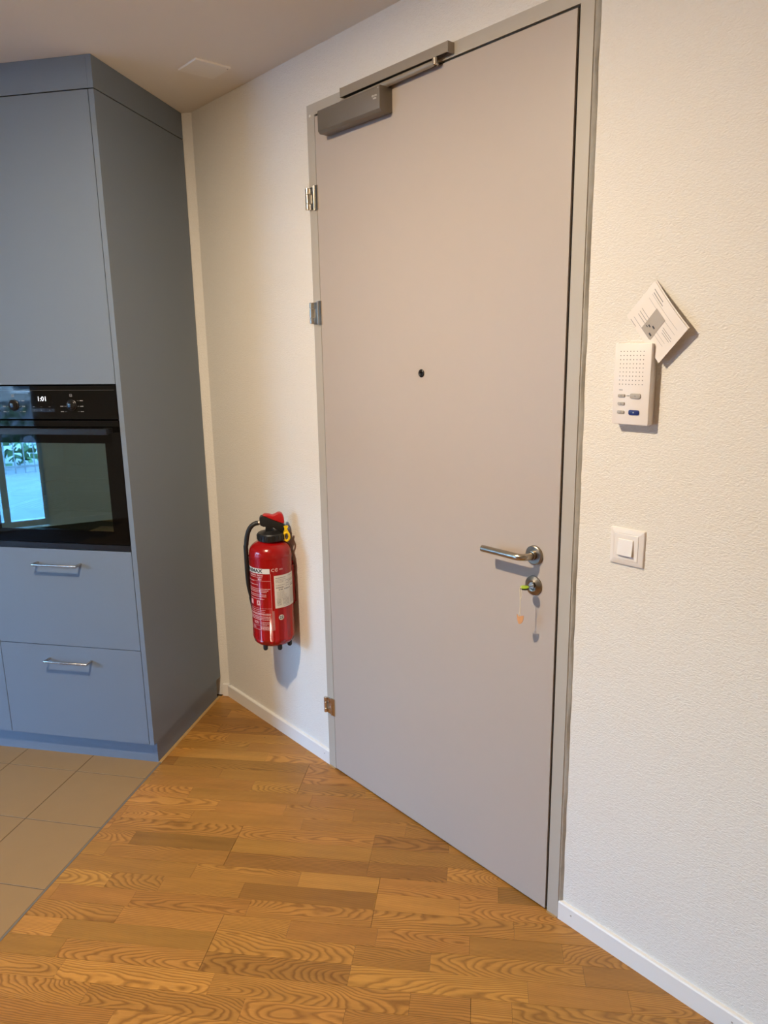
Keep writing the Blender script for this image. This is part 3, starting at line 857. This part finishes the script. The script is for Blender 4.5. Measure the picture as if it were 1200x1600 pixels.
fa = thing('cabinet_fascia', 'blue-grey fascia panel closing the gap between the tall cabinets and the ceiling', 'fascia', tuple(K(0, 0, 2.4395)), TH)
box('front_panel', fa, M_CAB, -1.2545, -.0195, 0, .019, 0, .0975, bevel=.0006)
box('side_panel', fa, M_CAB, -.019, 0, 0, .628, 0, .0975, bevel=.0006)
box('core', fa, M_CABIN, -1.2, -.02, .020, .60, .002, .095)
pk = thing('toe_kick', 'blue-grey toe kick under the tall cabinets', 'plinth', tuple(K(0, 0)), TH)
box('front_panel', pk, M_CAB, -1.2500, -.0275, .0345, .0535, 0, .0925, bevel=.0006)
box('side_panel', pk, M_CAB, -.0270, -.0080, .0340, .598, 0, .0925, bevel=.0006)
bd_ = thing('sealing_bead', 'thin oak-coloured sealing bead along the foot of the side toe kick', 'sealant', tuple(K(0, 0)), TH)
box('bead', bd_, M_BEAD, -.0078, .0056, .034, .612, -.004, .0016, bevel=.0008)

# ------------------------------------------------------------------ oven
ov = thing('oven', 'black built-in oven between the upper door and the drawers', 'oven', tuple(K(-.3185, 0, .8825)), TH)
OW = .2975
def oz(z): return z - .8825
cp = box('control_panel', ov, M_BLACKGL, -OW, OW, -.001, .018, oz(1.3700), oz(1.4885), bevel=.0008)
box('trim_line', cp, M_PRINTD, -OW + .004, OW - .008, -.0016, -.0008, oz(1.4725), oz(1.4732))
odr = boxes('oven_door', ov, M_BLACKGL, [(-OW, -.2350, -.001, .018, oz(.9060), oz(1.3645)), (.2350, OW, -.001, .018, oz(.9060), oz(1.3645)),
                                        (-.2350, .2350, -.001, .018, oz(1.2830), oz(1.3645)), (-.2350, .2350, -.001, .018, oz(.9060), oz(.9560))])
box('oven_window', odr, M_OVWIN, -.2350, .2350, -.0008, .0020, oz(.9560), oz(1.2830))
box('bottom_trim', ov, M_BLACKM, -OW, OW, .000, .018, oz(.8825), oz(.9035), bevel=.0008)
boxes('cavity', ov, M_OVCAV, [(-.2700, .2700, .44, .45, oz(.93), oz(1.31)), (-.2800, -.2500, .0190, .44, oz(.93), oz(1.31)), (.2500, .2800, .0190, .44, oz(.93), oz(1.31)),
                              (-.2500, .2500, .0190, .44, oz(.915), oz(.930)), (-.2500, .2500, .0190, .44, oz(1.31), oz(1.325))])
for z in (1.025, 1.080, 1.137):
    bm = bmesh.new()
    add_tube(bm, [(-.245, .030, oz(z)), (.245, .030, oz(z))], .0026 if z < 1.05 else .0012, 8)
    add_tube(bm, [(-.245, .40, oz(z)), (.245, .40, oz(z))], .0022, 8)
    add_tube(bm, [(-.245, .030, oz(z)), (-.245, .40, oz(z))], .0022, 8)
    add_tube(bm, [(.245, .030, oz(z)), (.245, .40, oz(z))], .0022, 8)
    if z < 1.03:
        for k in range(19): add_tube(bm, [(-.225 + k * .025, .030, oz(z)), (-.225 + k * .025, .40, oz(z))], .0011, 6, caps=False)
    new_obj('rack', finish(bm, smooth=True), ov, M_CHROME)
# handle: flat bar on two posts
hd = box('handle', odr, M_BLACKM, -.2730, .2730, -.0460, -.0330, oz(1.3190), oz(1.3400), bevel=.0020)
for sx in (-1, 1):
    bm = bmesh.new(); x = sx * .255
    add_box(bm, x - .016, x + .016, -.0340, .000, oz(1.3210), oz(1.3380))
    new_obj('handle_post', finish(bm, smooth=True, bevel=.002), hd, M_BLACKM)
# knobs, display, buttons, scale marks
def knob(x):
    k = lathe('knob', cp, M_BLACKM, [(.0195, .0012), (.0205, .0030), (.0185, .0048), (.0172, .0050)], 36, 'y', (x, 0, oz(1.4200)))
    lathe('knob_face', cp, M_BLACKGL2, [(0, .0085), (.0140, .0085), (.0162, .0070), (.0168, .0012)], 36, 'y', (x, 0, oz(1.4200)))
    return k
knob(.1180); knob(-.1180)
bm = bmesh.new()
for x in (.1180, -.1180):
    for sx in (-1, 1):
        for dz in (-.023, -.004, .016):
            if sx < 0 and dz > 0: continue
            add_box(bm, x + sx * .026 - .004, x + sx * .026 + .004, -.0014, -.0009, oz(1.42 + dz) - .0003, oz(1.42 + dz) + .0003)
            for q in range(3):
                xx = x + sx * .040 + (q - 1) * .0042
                add_box(bm, xx - .0016, xx + .0016, -.0014, -.0009, oz(1.42 + dz) - .0012, oz(1.42 + dz) + .0012)
tag(new_obj('scale_marks', finish(bm), cp, M_PRINTW), kind='stuff')
bm = bmesh.new()
for x in (.1180, -.1180):
    a = [(x - .0045, oz(1.4500)), (x + .0045, oz(1.4500)), (x + .0045, oz(1.4590)), (x - .0045, oz(1.4590))]
    add_box(bm, x - .0045, x + .0045, -.0014, -.0009, oz(1.4500), oz(1.4508)); add_box(bm, x - .0045, x + .0045, -.0014, -.0009, oz(1.4582), oz(1.4590))
    add_box(bm, x - .0045, x - .0037, -.0014, -.0009, oz(1.4508), oz(1.4582)); add_box(bm, x + .0037, x + .0045, -.0014, -.0009, oz(1.4508), oz(1.4582))
    add_box(bm, x - .0020, x + .0020, -.0014, -.0009, oz(1.4530), oz(1.4545))
tag(new_obj('oven_symbols', finish(bm), cp, M_PRINTW), kind='stuff')
ds = box('display', cp, M_BLACKGL, -.0500, .0390, -.0016, -.0005, oz(1.4240), oz(1.4560), bevel=.0004)
bm = bmesh.new(); add_text(bm, '1:01', .0230, lambda x, y: Vector((.0010 + x * 1.02, -.0022, oz(1.4420) + y)), .0003)
new_obj('digits', finish(bm), ds, M_LED)
bt = boxes('touch_buttons', cp, M_BLACKGL2, [(-.048, -.020, -.0020, -.0005, oz(1.3960), oz(1.4080)), (-.018, .010, -.0020, -.0005, oz(1.3960), oz(1.4080)), (.012, .048, -.0020, -.0005, oz(1.3960), oz(1.4080))], bevel=.0006)
bm = bmesh.new()
for x in (-.036, -.006, .028): add_box(bm, x - .0016, x + .0016, -.0024, -.0019, oz(1.4010), oz(1.4034))
for x in (-.036, -.006, .028): add_box(bm, x - .004, x + .004, -.0014, -.0009, oz(1.4135), oz(1.4145))
tag(new_obj('button_marks', finish(bm), cp, M_PRINTD), kind='stuff')

# ------------------------------------------------------------------ fire extinguisher
FE = Vector((-2.3532, -.100, 0)); Nf = Vector((.85136, -.52459, 0)); Xf = Vector((.52459, .85136, 0))
FE = FE + Xf * .006
fe = thing('fire_extinguisher', 'red wall-mounted fire extinguisher with black hose beside the door', 'fire extinguisher', (FE.x, FE.y, .4783), math.atan2(Xf.y, Xf.x))
fe.scale = (1.0105,) * 3
def fz(z): return z - .49
Rb = .0805
lathe('cylinder', fe, M_RED, [(0, fz(.487)), (.045, fz(.488)), (.066, fz(.493)), (.0765, fz(.503)), (Rb, fz(.520)), (Rb, fz(.520)), (Rb, fz(.8400)), (.0800, fz(.852)), (.0780, fz(.864)), (.0735, fz(.8745)), (.066, fz(.8835)), (.055, fz(.8910)), (.044, fz(.8950)), (.040, fz(.9000)), (.040, fz(.9050)), (0, fz(.905))], 72, angle=60)
lathe('seam', fe, M_RED, [(Rb - .001, fz(.8392)), (Rb + .0007, fz(.8402)), (Rb + .0007, fz(.8424)), (Rb - .001, fz(.8434))], 72)
CO = .008
lathe('collar', fe, M_BLACKPL, [(0, fz(.899)), (.0500, fz(.899)), (.0530, fz(.902)), (.0530, fz(.9240)), (.0500, fz(.9280)), (.036, fz(.9300)), (.030, fz(.9340)), (0, fz(.934))], 40, 'z', (CO, 0, 0))
# grip notches on the collar
bm = bmesh.new()
for k in range(24):
    a = 2 * math.pi * k / 24; c = Vector((CO + .0530 * math.cos(a), .0530 * math.sin(a), 0))
    add_tube(bm, [c + Vector((0, 0, fz(.904))), c + Vector((0, 0, fz(.922)))], .0022, 6)
new_obj('grip_ribs', finish(bm, smooth=True), fe, M_BLACKPL)
# valve body: side profile in (x, z), 26 mm thick, carved like the photo's head
def slab(name, poly, y0, y1, m, bev=.003):
    bm = bmesh.new(); add_prism(bm, [(x, fz(z)) for x, z in poly], y0, y1)
    return new_obj(name, finish(bm, smooth=True, bevel=bev, seg=3), fe, m)
slab('valve_body', [(-.014, .930), (-.012, .952), (-.020, .952), (-.031, .958), (-.033, .972), (-.034, .984), (-.030, .992), (-.022, .995), (-.012, .992), (.020, .976), (.050, .962), (.062, .955), (.063, .948), (.057, .940), (.046, .926), (.040, .926), (.036, .932), (.016, .948), (.014, .944), (.026, .930)], -.014, .014, M_BLACKPL)
slab('grip', [(.022, .945), (.048, .930), (.052, .905), (.058, .897), (.063, .905), (.0655, .925), (.064, .950), (.050, .962), (.030, .970)], -.013, .011, M_BLACKPL, .002)
slab('lever', [(-.022, .996), (-.012, 1.000), (.004, .998), (.016, .994), (.026, .998), (.036, 1.003), (.046, 1.003), (.053, .997), (.058, .984), (.059, .966), (.056, .961), (.044, .966), (.018, .977), (-.010, .991)], -.017, .017, M_REDPL, .004)
# hose
tube('hose_nut', fe, M_NICKEL, [(-.030, 0, fz(.967)), (-.036, 0, fz(.9665)), (-.042, 0, fz(.965))], .0085, 18)
hp = [(-.038, 0, .966), (-.050, 0, .964), (-.062, 0, .957), (-.072, .0, .945), (-.080, -.0, .926), (-.0855, 0, .900), (-.0885, .0, .870), (-.0895, .0, .840), (-.0893, .002, .810), (-.0885, .004, .780), (-.0870, .010, .750), (-.085, .018, .720), (-.0820, .030, .690), (-.0780, .042, .660)]
hp = [Vector((x, y, fz(z))) for x, y, z in hp]
sm = []
for i in range(len(hp) - 1):
    p0 = hp[max(i - 1, 0)]; p1 = hp[i]; p2 = hp[i + 1]; p3 = hp[min(i + 2, len(hp) - 1)]
    for k in range(4):
        t = k / 4
        sm.append(.5 * ((2 * p1) + (p2 - p0) * t + (2 * p0 - 5 * p1 + 4 * p2 - p3) * t * t + (3 * p1 - p0 - 3 * p2 + p3) * t ** 3))
sm.append(hp[-1])
for p in sm:                      # keep clear of the body
    r = math.hypot(p.x, p.y)
    if p.z < fz(.885) and r < Rb + .0092: p.x *= (Rb + .0092) / r; p.y *= (Rb + .0092) / r
tube('hose', fe, M_HOSE, sm, .0088, 16)
# nozzle at the hose end, behind the body
e_ = sm[-1]
tube('nozzle', fe, M_BLACKPL, [e_, e_ + Vector((.003, .006, -.03)), e_ + Vector((.005, .010, -.07))], [.011, .010, .007], 14)
# safety pin with yellow ring
bm = bmesh.new()
add_tube(bm, [(.0600, -.020, fz(.945)), (.0600, .012, fz(.945))], .0022, 8)
new_obj('safety_pin', finish(bm, smooth=True), fe, M_NICKEL)
ring = []
for k in range(25):
    a = 2 * math.pi * k / 24
    ring.append((.0645 + .0102 * math.cos(a), -.0205 - .002 * math.sin(a), fz(.9120) + .0165 * math.sin(a)))
bm = bmesh.new(); add_tube(bm, ring, .0048, 8, caps=False)
add_box(bm, .0545, .0715, -.0235, -.0185, fz(.9270), fz(.9345))
add_prism(bm, [(.0570, fz(.932)), (.0700, fz(.932)), (.0680, fz(.944)), (.0730, fz(.950)), (.0690, fz(.956)), (.0550, fz(.953)), (.0580, fz(.944))], -.0235, -.0185)
add_prism(bm, [(.060, fz(.8985)), (.070, fz(.8985)), (.0655, fz(.8905))], -.0230, -.0190)
new_obj('pull_ring', finish(bm, smooth=True, angle=50), fe, M_YELLOW)
# wall bracket, behind (towards the wall)
wdir = Vector((0, 1, 0)); loc_w = Vector((wdir.dot(Xf), wdir.dot(-Nf), 0))   # wall direction in local frame
br = new_obj('wall_bracket', bpy.data.meshes.new('b'), fe, None)
bm = bmesh.new()
side = Vector((-loc_w.y, loc_w.x, 0))
def brp(a, b, z): return loc_w * a + side * b + Vector((0, 0, z))
for (a0, a1, b0, b1, z0, z1) in ((.084, .0985, -.014, .022, .625, .800), (.066, .0845, -.034, -.028, .640, .79), (.066, .0845, .030, .036, .640, .79), (.082, .0855, -.034, .036, .640, .79)):
    c8 = [brp(a, b, fz(z)) for z in (z0, z1) for a, b in ((a0, b0), (a1, b0), (a1, b1), (a0, b1))]
    vv = [bm.verts.new(p) for p in c8]
    for q in [(0, 3, 2, 1), (4, 5, 6, 7), (0, 1, 5, 4), (1, 2, 6, 5), (2, 3, 7, 6), (3, 0, 4, 7)]: bm.faces.new([vv[i] for i in q])
bmesh.ops.recalc_face_normals(bm, faces=bm.faces); bm.to_mesh(br.data); bm.free(); br.data.materials.append(M_RED)
# feet
for ang in (-125, -72, -22, 35, 90, 150):
    a = math.radians(ang)
    c = (math.cos(a) * .062, math.sin(a) * .062, 0)
    lathe('foot', fe, M_RUBBER, [(0, fz(.4750)), (.0060, fz(.4752)), (.0085, fz(.4785)), (.0090, fz(.4820)), (.0090, fz(.4985)), (0, fz(.4985))], 18, 'z', c)
# prints bent round the cylinder
def cyl(ang_deg, z, e=.0006):
    a = math.radians(ang_deg); return Vector(((Rb + e) * math.sin(a), -(Rb + e) * math.cos(a), fz(z)))
def patch(bm, a0, a1, z0, z1, e=.0006, n=None):
    n = n or max(2, int((a1 - a0) / 5))
    cols = [[bm.verts.new(cyl(a0 + (a1 - a0) * k / n, z, e)) for z in (z0, z1)] for k in range(n + 1)]
    for A, B in zip(cols, cols[1:]): bm.faces.new([A[0], B[0], B[1], A[1]])
DEG = math.degrees(1 / Rb)
bm = bmesh.new(); patch(bm, -92, -4, .7865, .8065); new_obj('white_banner', finish(bm, smooth=True), fe, M_LABELW)
bm = bmesh.new(); add_text(bm, 'MINIMAX', .0185, lambda x, y: cyl(-57 + x * DEG * 1.18, .7965 + y, .0010), .0008); new_obj('banner_lettering', finish(bm), fe, M_INK)
bm = bmesh.new()
rt = random.Random(8)
def line(a0, a1, z, h=.0012, e=.0007): patch(bm, a0, a1, z - h / 2, z + h / 2, e)
def words(a0, a1, z, h=.0020):
    a = a0
    while a < a1:
        w = rt.uniform(2.0, 7.5); b = min(a + w, a1)
        patch(bm, a, b, z - h / 2, z + h / 2, .0007, 2); a = b + .7
add_text(bm, 'Schaumlöscher - Extincteur', .0082, lambda x, y: cyl(-46 + x * DEG * .72, .7800 + y, .0008), .0003)
words(-72, -24, .7720, .0018)
add_text(bm, 'SK 6', .0085, lambda x, y: cyl(-33 + x * DEG, .7645 + y, .0008), .0004)
line(-88, -2.5, .7585, .0008)
words(-80, -52, .7560, .0018); words(-78, -38, .7420, .0020)
for z, a1 in ((.7270, -5), (.7205, -10), (.7145, -15)): words(-80, a1, z, .0022)
for z, a1 in ((.7040, -16), (.6975, -16)): words(-80, a1, z, .0022)
words(-75, -22, .6870, .0020)
line(-88, -2.5, .6500, .0007)
for z, a1 in ((.6430, -20), (.6360, -22)): words(-78, a1, z, .0016)
for z, a1 in ((.6290, -6), (.6250, -7), (.6170, -8), (.6110, -8), (.6050, -10)): words(-80, a1, z, .0024)
for z in (.5960, .5920, .5880): words(-62, -44, z, .0018); words(-36, -10, z, .0014)
words(-35, -18, .584, .0014)
line(-88, -2.5, .5805, .0007)
for z in (.5760, .5720, .5680): words(-38, -12, z, .0024); words(-70, -56, z, .0016)
line(-88, 3.0, .5637, .0009)
for a_ in (-2.5, 3.0): patch(bm, a_ - .3, a_ + .3, .5637, .7865 if a_ < 0 else .640, .0007, 1)
for z in [.640 - .0022 * k for k in range(34)]:
    patch(bm, -1.3, 1.8, z - .0005, z + .0005, .0007, 1)
patch(bm, -52.3, -51.7, .5637, .5805, .0007, 1)
patch(bm, -46, -35, .6610, .6800, .0007); patch(bm, -74, -62, .6610, .6800, .0007)
add_text(bm, 'C', .0165, lambda x, y: cyl(4 + x * DEG, .7995 + y, .0008), .0005); add_text(bm, 'Є', .0165, lambda x, y: cyl(14 + x * DEG, .7995 + y, .0008), .0005)
add_text(bm, '0036', .0075, lambda x, y: cyl(27 + x * DEG, .8010 + y, .0008), .0002)
new_obj('instruction_print', finish(bm), fe, M_LABELPINK)
bm = bmesh.new()
add_lathe(bm, [(0, 0), (.0022, 0)], 10)
for v in bm.verts: v.co = cyl(-40.5 + v.co.x * DEG * 1.6, .670 + v.co.y * 1.6, .0010)
patch(bm, -43, -38, .6735, .6755, .0010, 1); patch(bm, -44.5, -42.5, .664, .6665, .0010, 1)
new_obj('pictogram', finish(bm), fe, M_REDPL)
bm = bmesh.new(); patch(bm, 6.5, 76, .6500, .7775, .0006, 18); lb = new_obj('white_label', finish(bm, smooth=True), fe, M_LABELW)
bm = bmesh.new()
def gl_(a0, a1, z, h): 
    a = a0
    while a < a1:
        b = min(a + rt.uniform(2, 7), a1); patch(bm, a, b, z - h / 2, z + h / 2, .0010, 1); a = b + .8
gl_(10, 40, .7680, .0028); gl_(48, 66, .7700, .0018)
for z, a0, a1 in ((.7610, 10, 40), (.7560, 10, 34), (.7510, 10, 32), (.7540, 38, 72), (.7490, 48, 72), (.7420, 40, 54), (.7390, 10, 36), (.7350, 58, 73), (.7330, 40, 54), (.7300, 10, 32), (.7290, 58, 72), (.7215, 18, 30), (.7220, 34, 50), (.7225, 52, 56)): gl_(a0, a1, z, .0018 if z > .73 else .0042)
for z in [.7130 - .0048 * k for k in range(6)]: gl_(12, 34 + 8 * (z < .7), z, .0010)
for z in [.7160 - .0052 * k for k in range(6)]: gl_(54, 72, z, .0010)
patch(bm, 9, 74, .6862, .6868, .0010)
for z in [.6820 - .0050 * k for k in range(5)]: gl_(12, 24, z, .0024); gl_(28, 50, z, .0018); gl_(54, 72, z, .0014)
gl_(30, 50, .6560, .0014)
new_obj('label_print', finish(bm), fe, M_INKG)
bm = bmesh.new(); add_lathe(bm, [(0, 0), (.0105, 0)], 28)
for v in bm.verts: v.co = cyl(22 + v.co.x * DEG, .6118 + v.co.y, .0006)
ns = new_obj('number_sticker', finish(bm, smooth=True), fe, M_LABELW)
bm = bmesh.new(); add_text(bm, '22', .0150, lambda x, y: cyl(22 + x * DEG, .6118 + y, .0012), .0005); new_obj('number', finish(bm), ns, M_INK)

# ------------------------------------------------------------------ intercom
ic = thing('intercom', 'white wall intercom with speaker grille, grey buttons and one blue button', 'intercom', (-.897, 0, 1.512))
bm = bmesh.new(); poly = round_rect(-.0455, .0455, -.0905, .0905, .003)
add_prism(bm, poly, -.026, 0)
for v in bm.verts:
    if v.co.y > -.001: v.co.x *= .985; v.co.z *= .99
new_obj('housing', finish(bm, smooth=True, bevel=.0012, seg=2), ic, M_PLW)
bm = bmesh.new()
for i in range(8):
    for j in range(9):
        add_lathe(bm, [(0, .0263), (.0011, .0263), (.0011, .0255)], 8, 'y', (-.0300 + i * .0081, 0, .0730 - j * .0091))
sp = new_obj('speaker_holes', finish(bm), ic, M_HOLE); sp['kind'] = 'stuff'
def button(x, z, w, h, m, nm='button', lab=None):
    bm = bmesh.new(); add_prism(bm, round_rect(x - w / 2, x + w / 2, z - h / 2, z + h / 2, h * .35), -.0285, -.0255)
    o = new_obj(nm, finish(bm, smooth=True, bevel=.0005), ic, m)
    if lab: o['label'] = lab
    bm = bmesh.new(); add_lathe(bm, [(0, .0290), (.0016, .0290), (.0016, .0284)], 10, 'y', (x, 0, z)); new_obj('button_symbol', finish(bm), o, M_INKG)
    return o
button(-.0225, -.0255, .0175, .0068, M_PLG); button(-.0225, -.0435, .0175, .0068, M_PLG); button(-.0225, -.0625, .0175, .0068, M_PLG)
button(.0120, -.0255, .0260, .0115, M_PLG, lab='large grey intercom button')
bb = button(.0105, -.0625, .0260, .0112, M_PLB, lab='blue intercom button'); bb.children[0].data.materials[0] = M_PRINTW
bm = bmesh.new()
for x in (-.0085, -.0045): add_box(bm, x - .0012, x + .0012, -.0266, -.0258, -.0264, -.0246)
new_obj('indicator', finish(bm), ic, M_INK)
bm = bmesh.new()
for k in range(4): add_box(bm, -.0295 + k * .0022, -.0295 + k * .0022 + .0015, -.0266, -.0258, -.0135, -.0118)
new_obj('maker_mark', finish(bm), ic, M_INKG)

# ------------------------------------------------------------------ leaflet tucked behind the intercom
lf = thing('instruction_leaflet', 'folded white instruction leaflet tucked askew behind the top of the intercom', 'leaflet', (-.852, -.006, 1.645))
# measured corners on the wall plane: left, top, right, bottom
QL, QT, QR, QB = Vector((-.931, 1.664)), Vector((-.867, 1.735)), Vector((-.774, 1.630)), Vector((-.834, 1.558))
def lp(a, b, off=0.0):
    """a: 0..1 from top edge (left-top side) to the right-bottom side; b: 0..1 along long side"""
    # long direction QT->QR, short direction QT->QL
    p = QT + (QR - QT) * a + (QL - QT) * b
    bend = .004 + .020 * a * (1 - .25 * b) + .006 * math.sin(a * math.pi) * (1 - b)
    return Vector((p.x + .852, -(bend + off) + .006, p.y - 1.645))
def sheet(name, m, off, th, shift=0.0):
    bm = bmesh.new(); n = 8
    F_ = [[bm.verts.new(lp(i / n, j / n, off) + Vector((shift, 0, shift))) for j in range(n + 1)] for i in range(n + 1)]
    B_ = [[bm.verts.new(lp(i / n, j / n, off - th) + Vector((shift, 0, shift))) for j in range(n + 1)] for i in range(n + 1)]
    for i in range(n):
        for j in range(n):
            bm.faces.new([F_[i][j], F_[i + 1][j], F_[i + 1][j + 1], F_[i][j + 1]]); bm.faces.new([B_[i][j], B_[i][j + 1], B_[i + 1][j + 1], B_[i + 1][j]])
    for k in range(n):
        for (g, h2) in (((k, 0), (k + 1, 0)), ((k, n), (k + 1, n)), ((0, k), (0, k + 1)), ((n, k), (n, k + 1))):
            bm.faces.new([F_[g[0]][g[1]], F_[h2[0]][h2[1]], B_[h2[0]][h2[1]], B_[g[0]][g[1]]])
    bmesh.ops.recalc_face_normals(bm, faces=bm.faces)
    return new_obj(name, finish(bm, smooth=True, angle=40), lf, m)
sh = sheet('front_sheet', M_PAPER, 0, .0004)
sheet('back_sheet', M_PAPER, -.0022, .0004, .0022)
bm = bmesh.new()
def lq(bm, a0, a1, b0, b1, e=.0004):
    n = max(1, int(abs(a1 - a0) * 10))
    for k in range(n):
        x0 = a0 + (a1 - a0) * k / n; x1 = a0 + (a1 - a0) * (k + 1) / n
        bm.faces.new([bm.verts.new(lp(x0, b0, e)), bm.verts.new(lp(x1, b0, e)), bm.verts.new(lp(x1, b1, e)), bm.verts.new(lp(x0, b1, e))])
# heading lines run parallel to the long side (a), stepping in b
for a0, a1, b in ((.10, .38, .09), (.13, .42, .15)): lq(bm, a0, a1, b, b + .020)
for a0, a1, b, w in ((.12, .88, .205, .006), (.12, .90, .315, .006), (.14, .40, .585, .012), (.14, .36, .66, .014), (.15, .36, .73, .014), (.36, .86, .62, .006), (.36, .86, .70, .006), (.12, .60, .86, .010), (.10, .26, .955, .014), (.66, .90, .43, .012), (.68, .92, .475, .012), (.70, .90, .52, .012)):
    lq(bm, a0, a1, b, b + w)
new_obj('print', finish(bm), sh, M_INKG)
bm = bmesh.new(); lq(bm, .36, .62, .30, .86, .0005); new_obj('picture', finish(bm), sh, M_INKB)
bm = bmesh.new()
lq(bm, .53, .59, .76, .80, .0008); lq(bm, .43, .48, .66, .69, .0008); lq(bm, .50, .56, .60, .635, .0008); lq(bm, .40, .44, .72, .74, .0008)
new_obj('picture_detail', finish(bm), sh, M_INK)

# ------------------------------------------------------------------ light switch
sw = thing('light_switch', 'square white light switch right of the door lever', 'light switch', (-.8975, 0, 1.1275))
bm = bmesh.new()
def ringloft(bm, specs):
    rings = []
    for (h, r, y) in specs: rings.append([bm.verts.new((x, y, z)) for x, z in round_rect(-h, h, -h, h, r, 3)])
    for A, B in zip(rings, rings[1:]):
        for k in range(len(A)): bm.faces.new([A[k], A[(k + 1) % len(A)], B[(k + 1) % len(A)], B[k]])
    bm.faces.new(rings[-1]); bm.faces.new(list(reversed(rings[0])))
    bmesh.ops.recalc_face_normals(bm, faces=bm.faces)
ringloft(bm, [(.0450, .003, 0), (.0450, .003, -.0025), (.0435, .003, -.0050), (.0340, .002, -.0085), (.0325, .002, -.0085), (.0320, .002, -.0075)])
new_obj('cover_frame', finish(bm, smooth=True, angle=22), sw, M_PLSW)
bm = bmesh.new(); ringloft(bm, [(.0318, .001, -.0060), (.0318, .001, -.0088), (.0308, .001, -.0095), (.0200, .001, -.0095)])
new_obj('insert', finish(bm, smooth=True, angle=22), sw, M_PLSW)
bm = bmesh.new(); ringloft(bm, [(.0196, .0008, -.0080), (.0196, .0008, -.0125), (.0188, .0008, -.0132)])
for v in bm.verts:
    if v.co.y < -.0100: v.co.y -= (.0022 * (-v.co.z) / .0196 + .0010)
new_obj('rocker', finish(bm, smooth=True, angle=22), sw, M_PLSW)

# ------------------------------------------------------------------ ceiling cover plate and ceiling lamp
cpz = thing('ceiling_cover_plate', 'square white cover plate on the ceiling between cabinet and door', 'cover plate', (-2.462, -.185, H))
bm = bmesh.new(); add_box(bm, -.063, .063, -.065, .065, -.006, 0)
new_obj('plate', finish(bm, smooth=True, bevel=.0015), cpz, M_CEILPLATE)
lathe('screw', cpz, M_PLG, [(0, -.0070), (.0020, -.0070), (.0024, -.0061), (.0024, -.0055)], 10, 'z', (.052, .058, 0))

lamp = thing('ceiling_lamp', 'small round warm ceiling spotlight above the entrance', 'lamp', LAMP_POS)
M_BULB = mat('lamp_diffuser', (0.9, 0.85, 0.75), 0.5, emit=LAMP_COLOR, es=12.0)
lathe('rim', lamp, M_TRIMWHITE, [(.058, 0), (.058, -.004), (.052, -.008), (.046, -.008), (.046, -.002)], 40)
lathe('diffuser', lamp, M_BULB, [(0, -.004), (.0405, -.004), (.0405, -.001)], 32)
ld = bpy.data.lights.new('lamp_light', 'AREA'); ld.shape = 'DISK'; ld.size = .085; ld.energy = LAMP_POWER; ld.color = LAMP_COLOR
lo = bpy.data.objects.new('lamp_light', ld); COL.objects.link(lo); lo.parent = lamp; lo.location = (0, 0, -.014)
ld = bpy.data.lights.new('lamp_fill_light', 'POINT'); ld.shadow_soft_size = .035; ld.energy = LAMP_FILL_POWER; ld.color = LAMP_COLOR  # unseen fill light added below the flat diffuser
lo = bpy.data.objects.new('lamp_fill_light', ld); COL.objects.link(lo); lo.parent = lamp; lo.location = (0, 0, -.055)
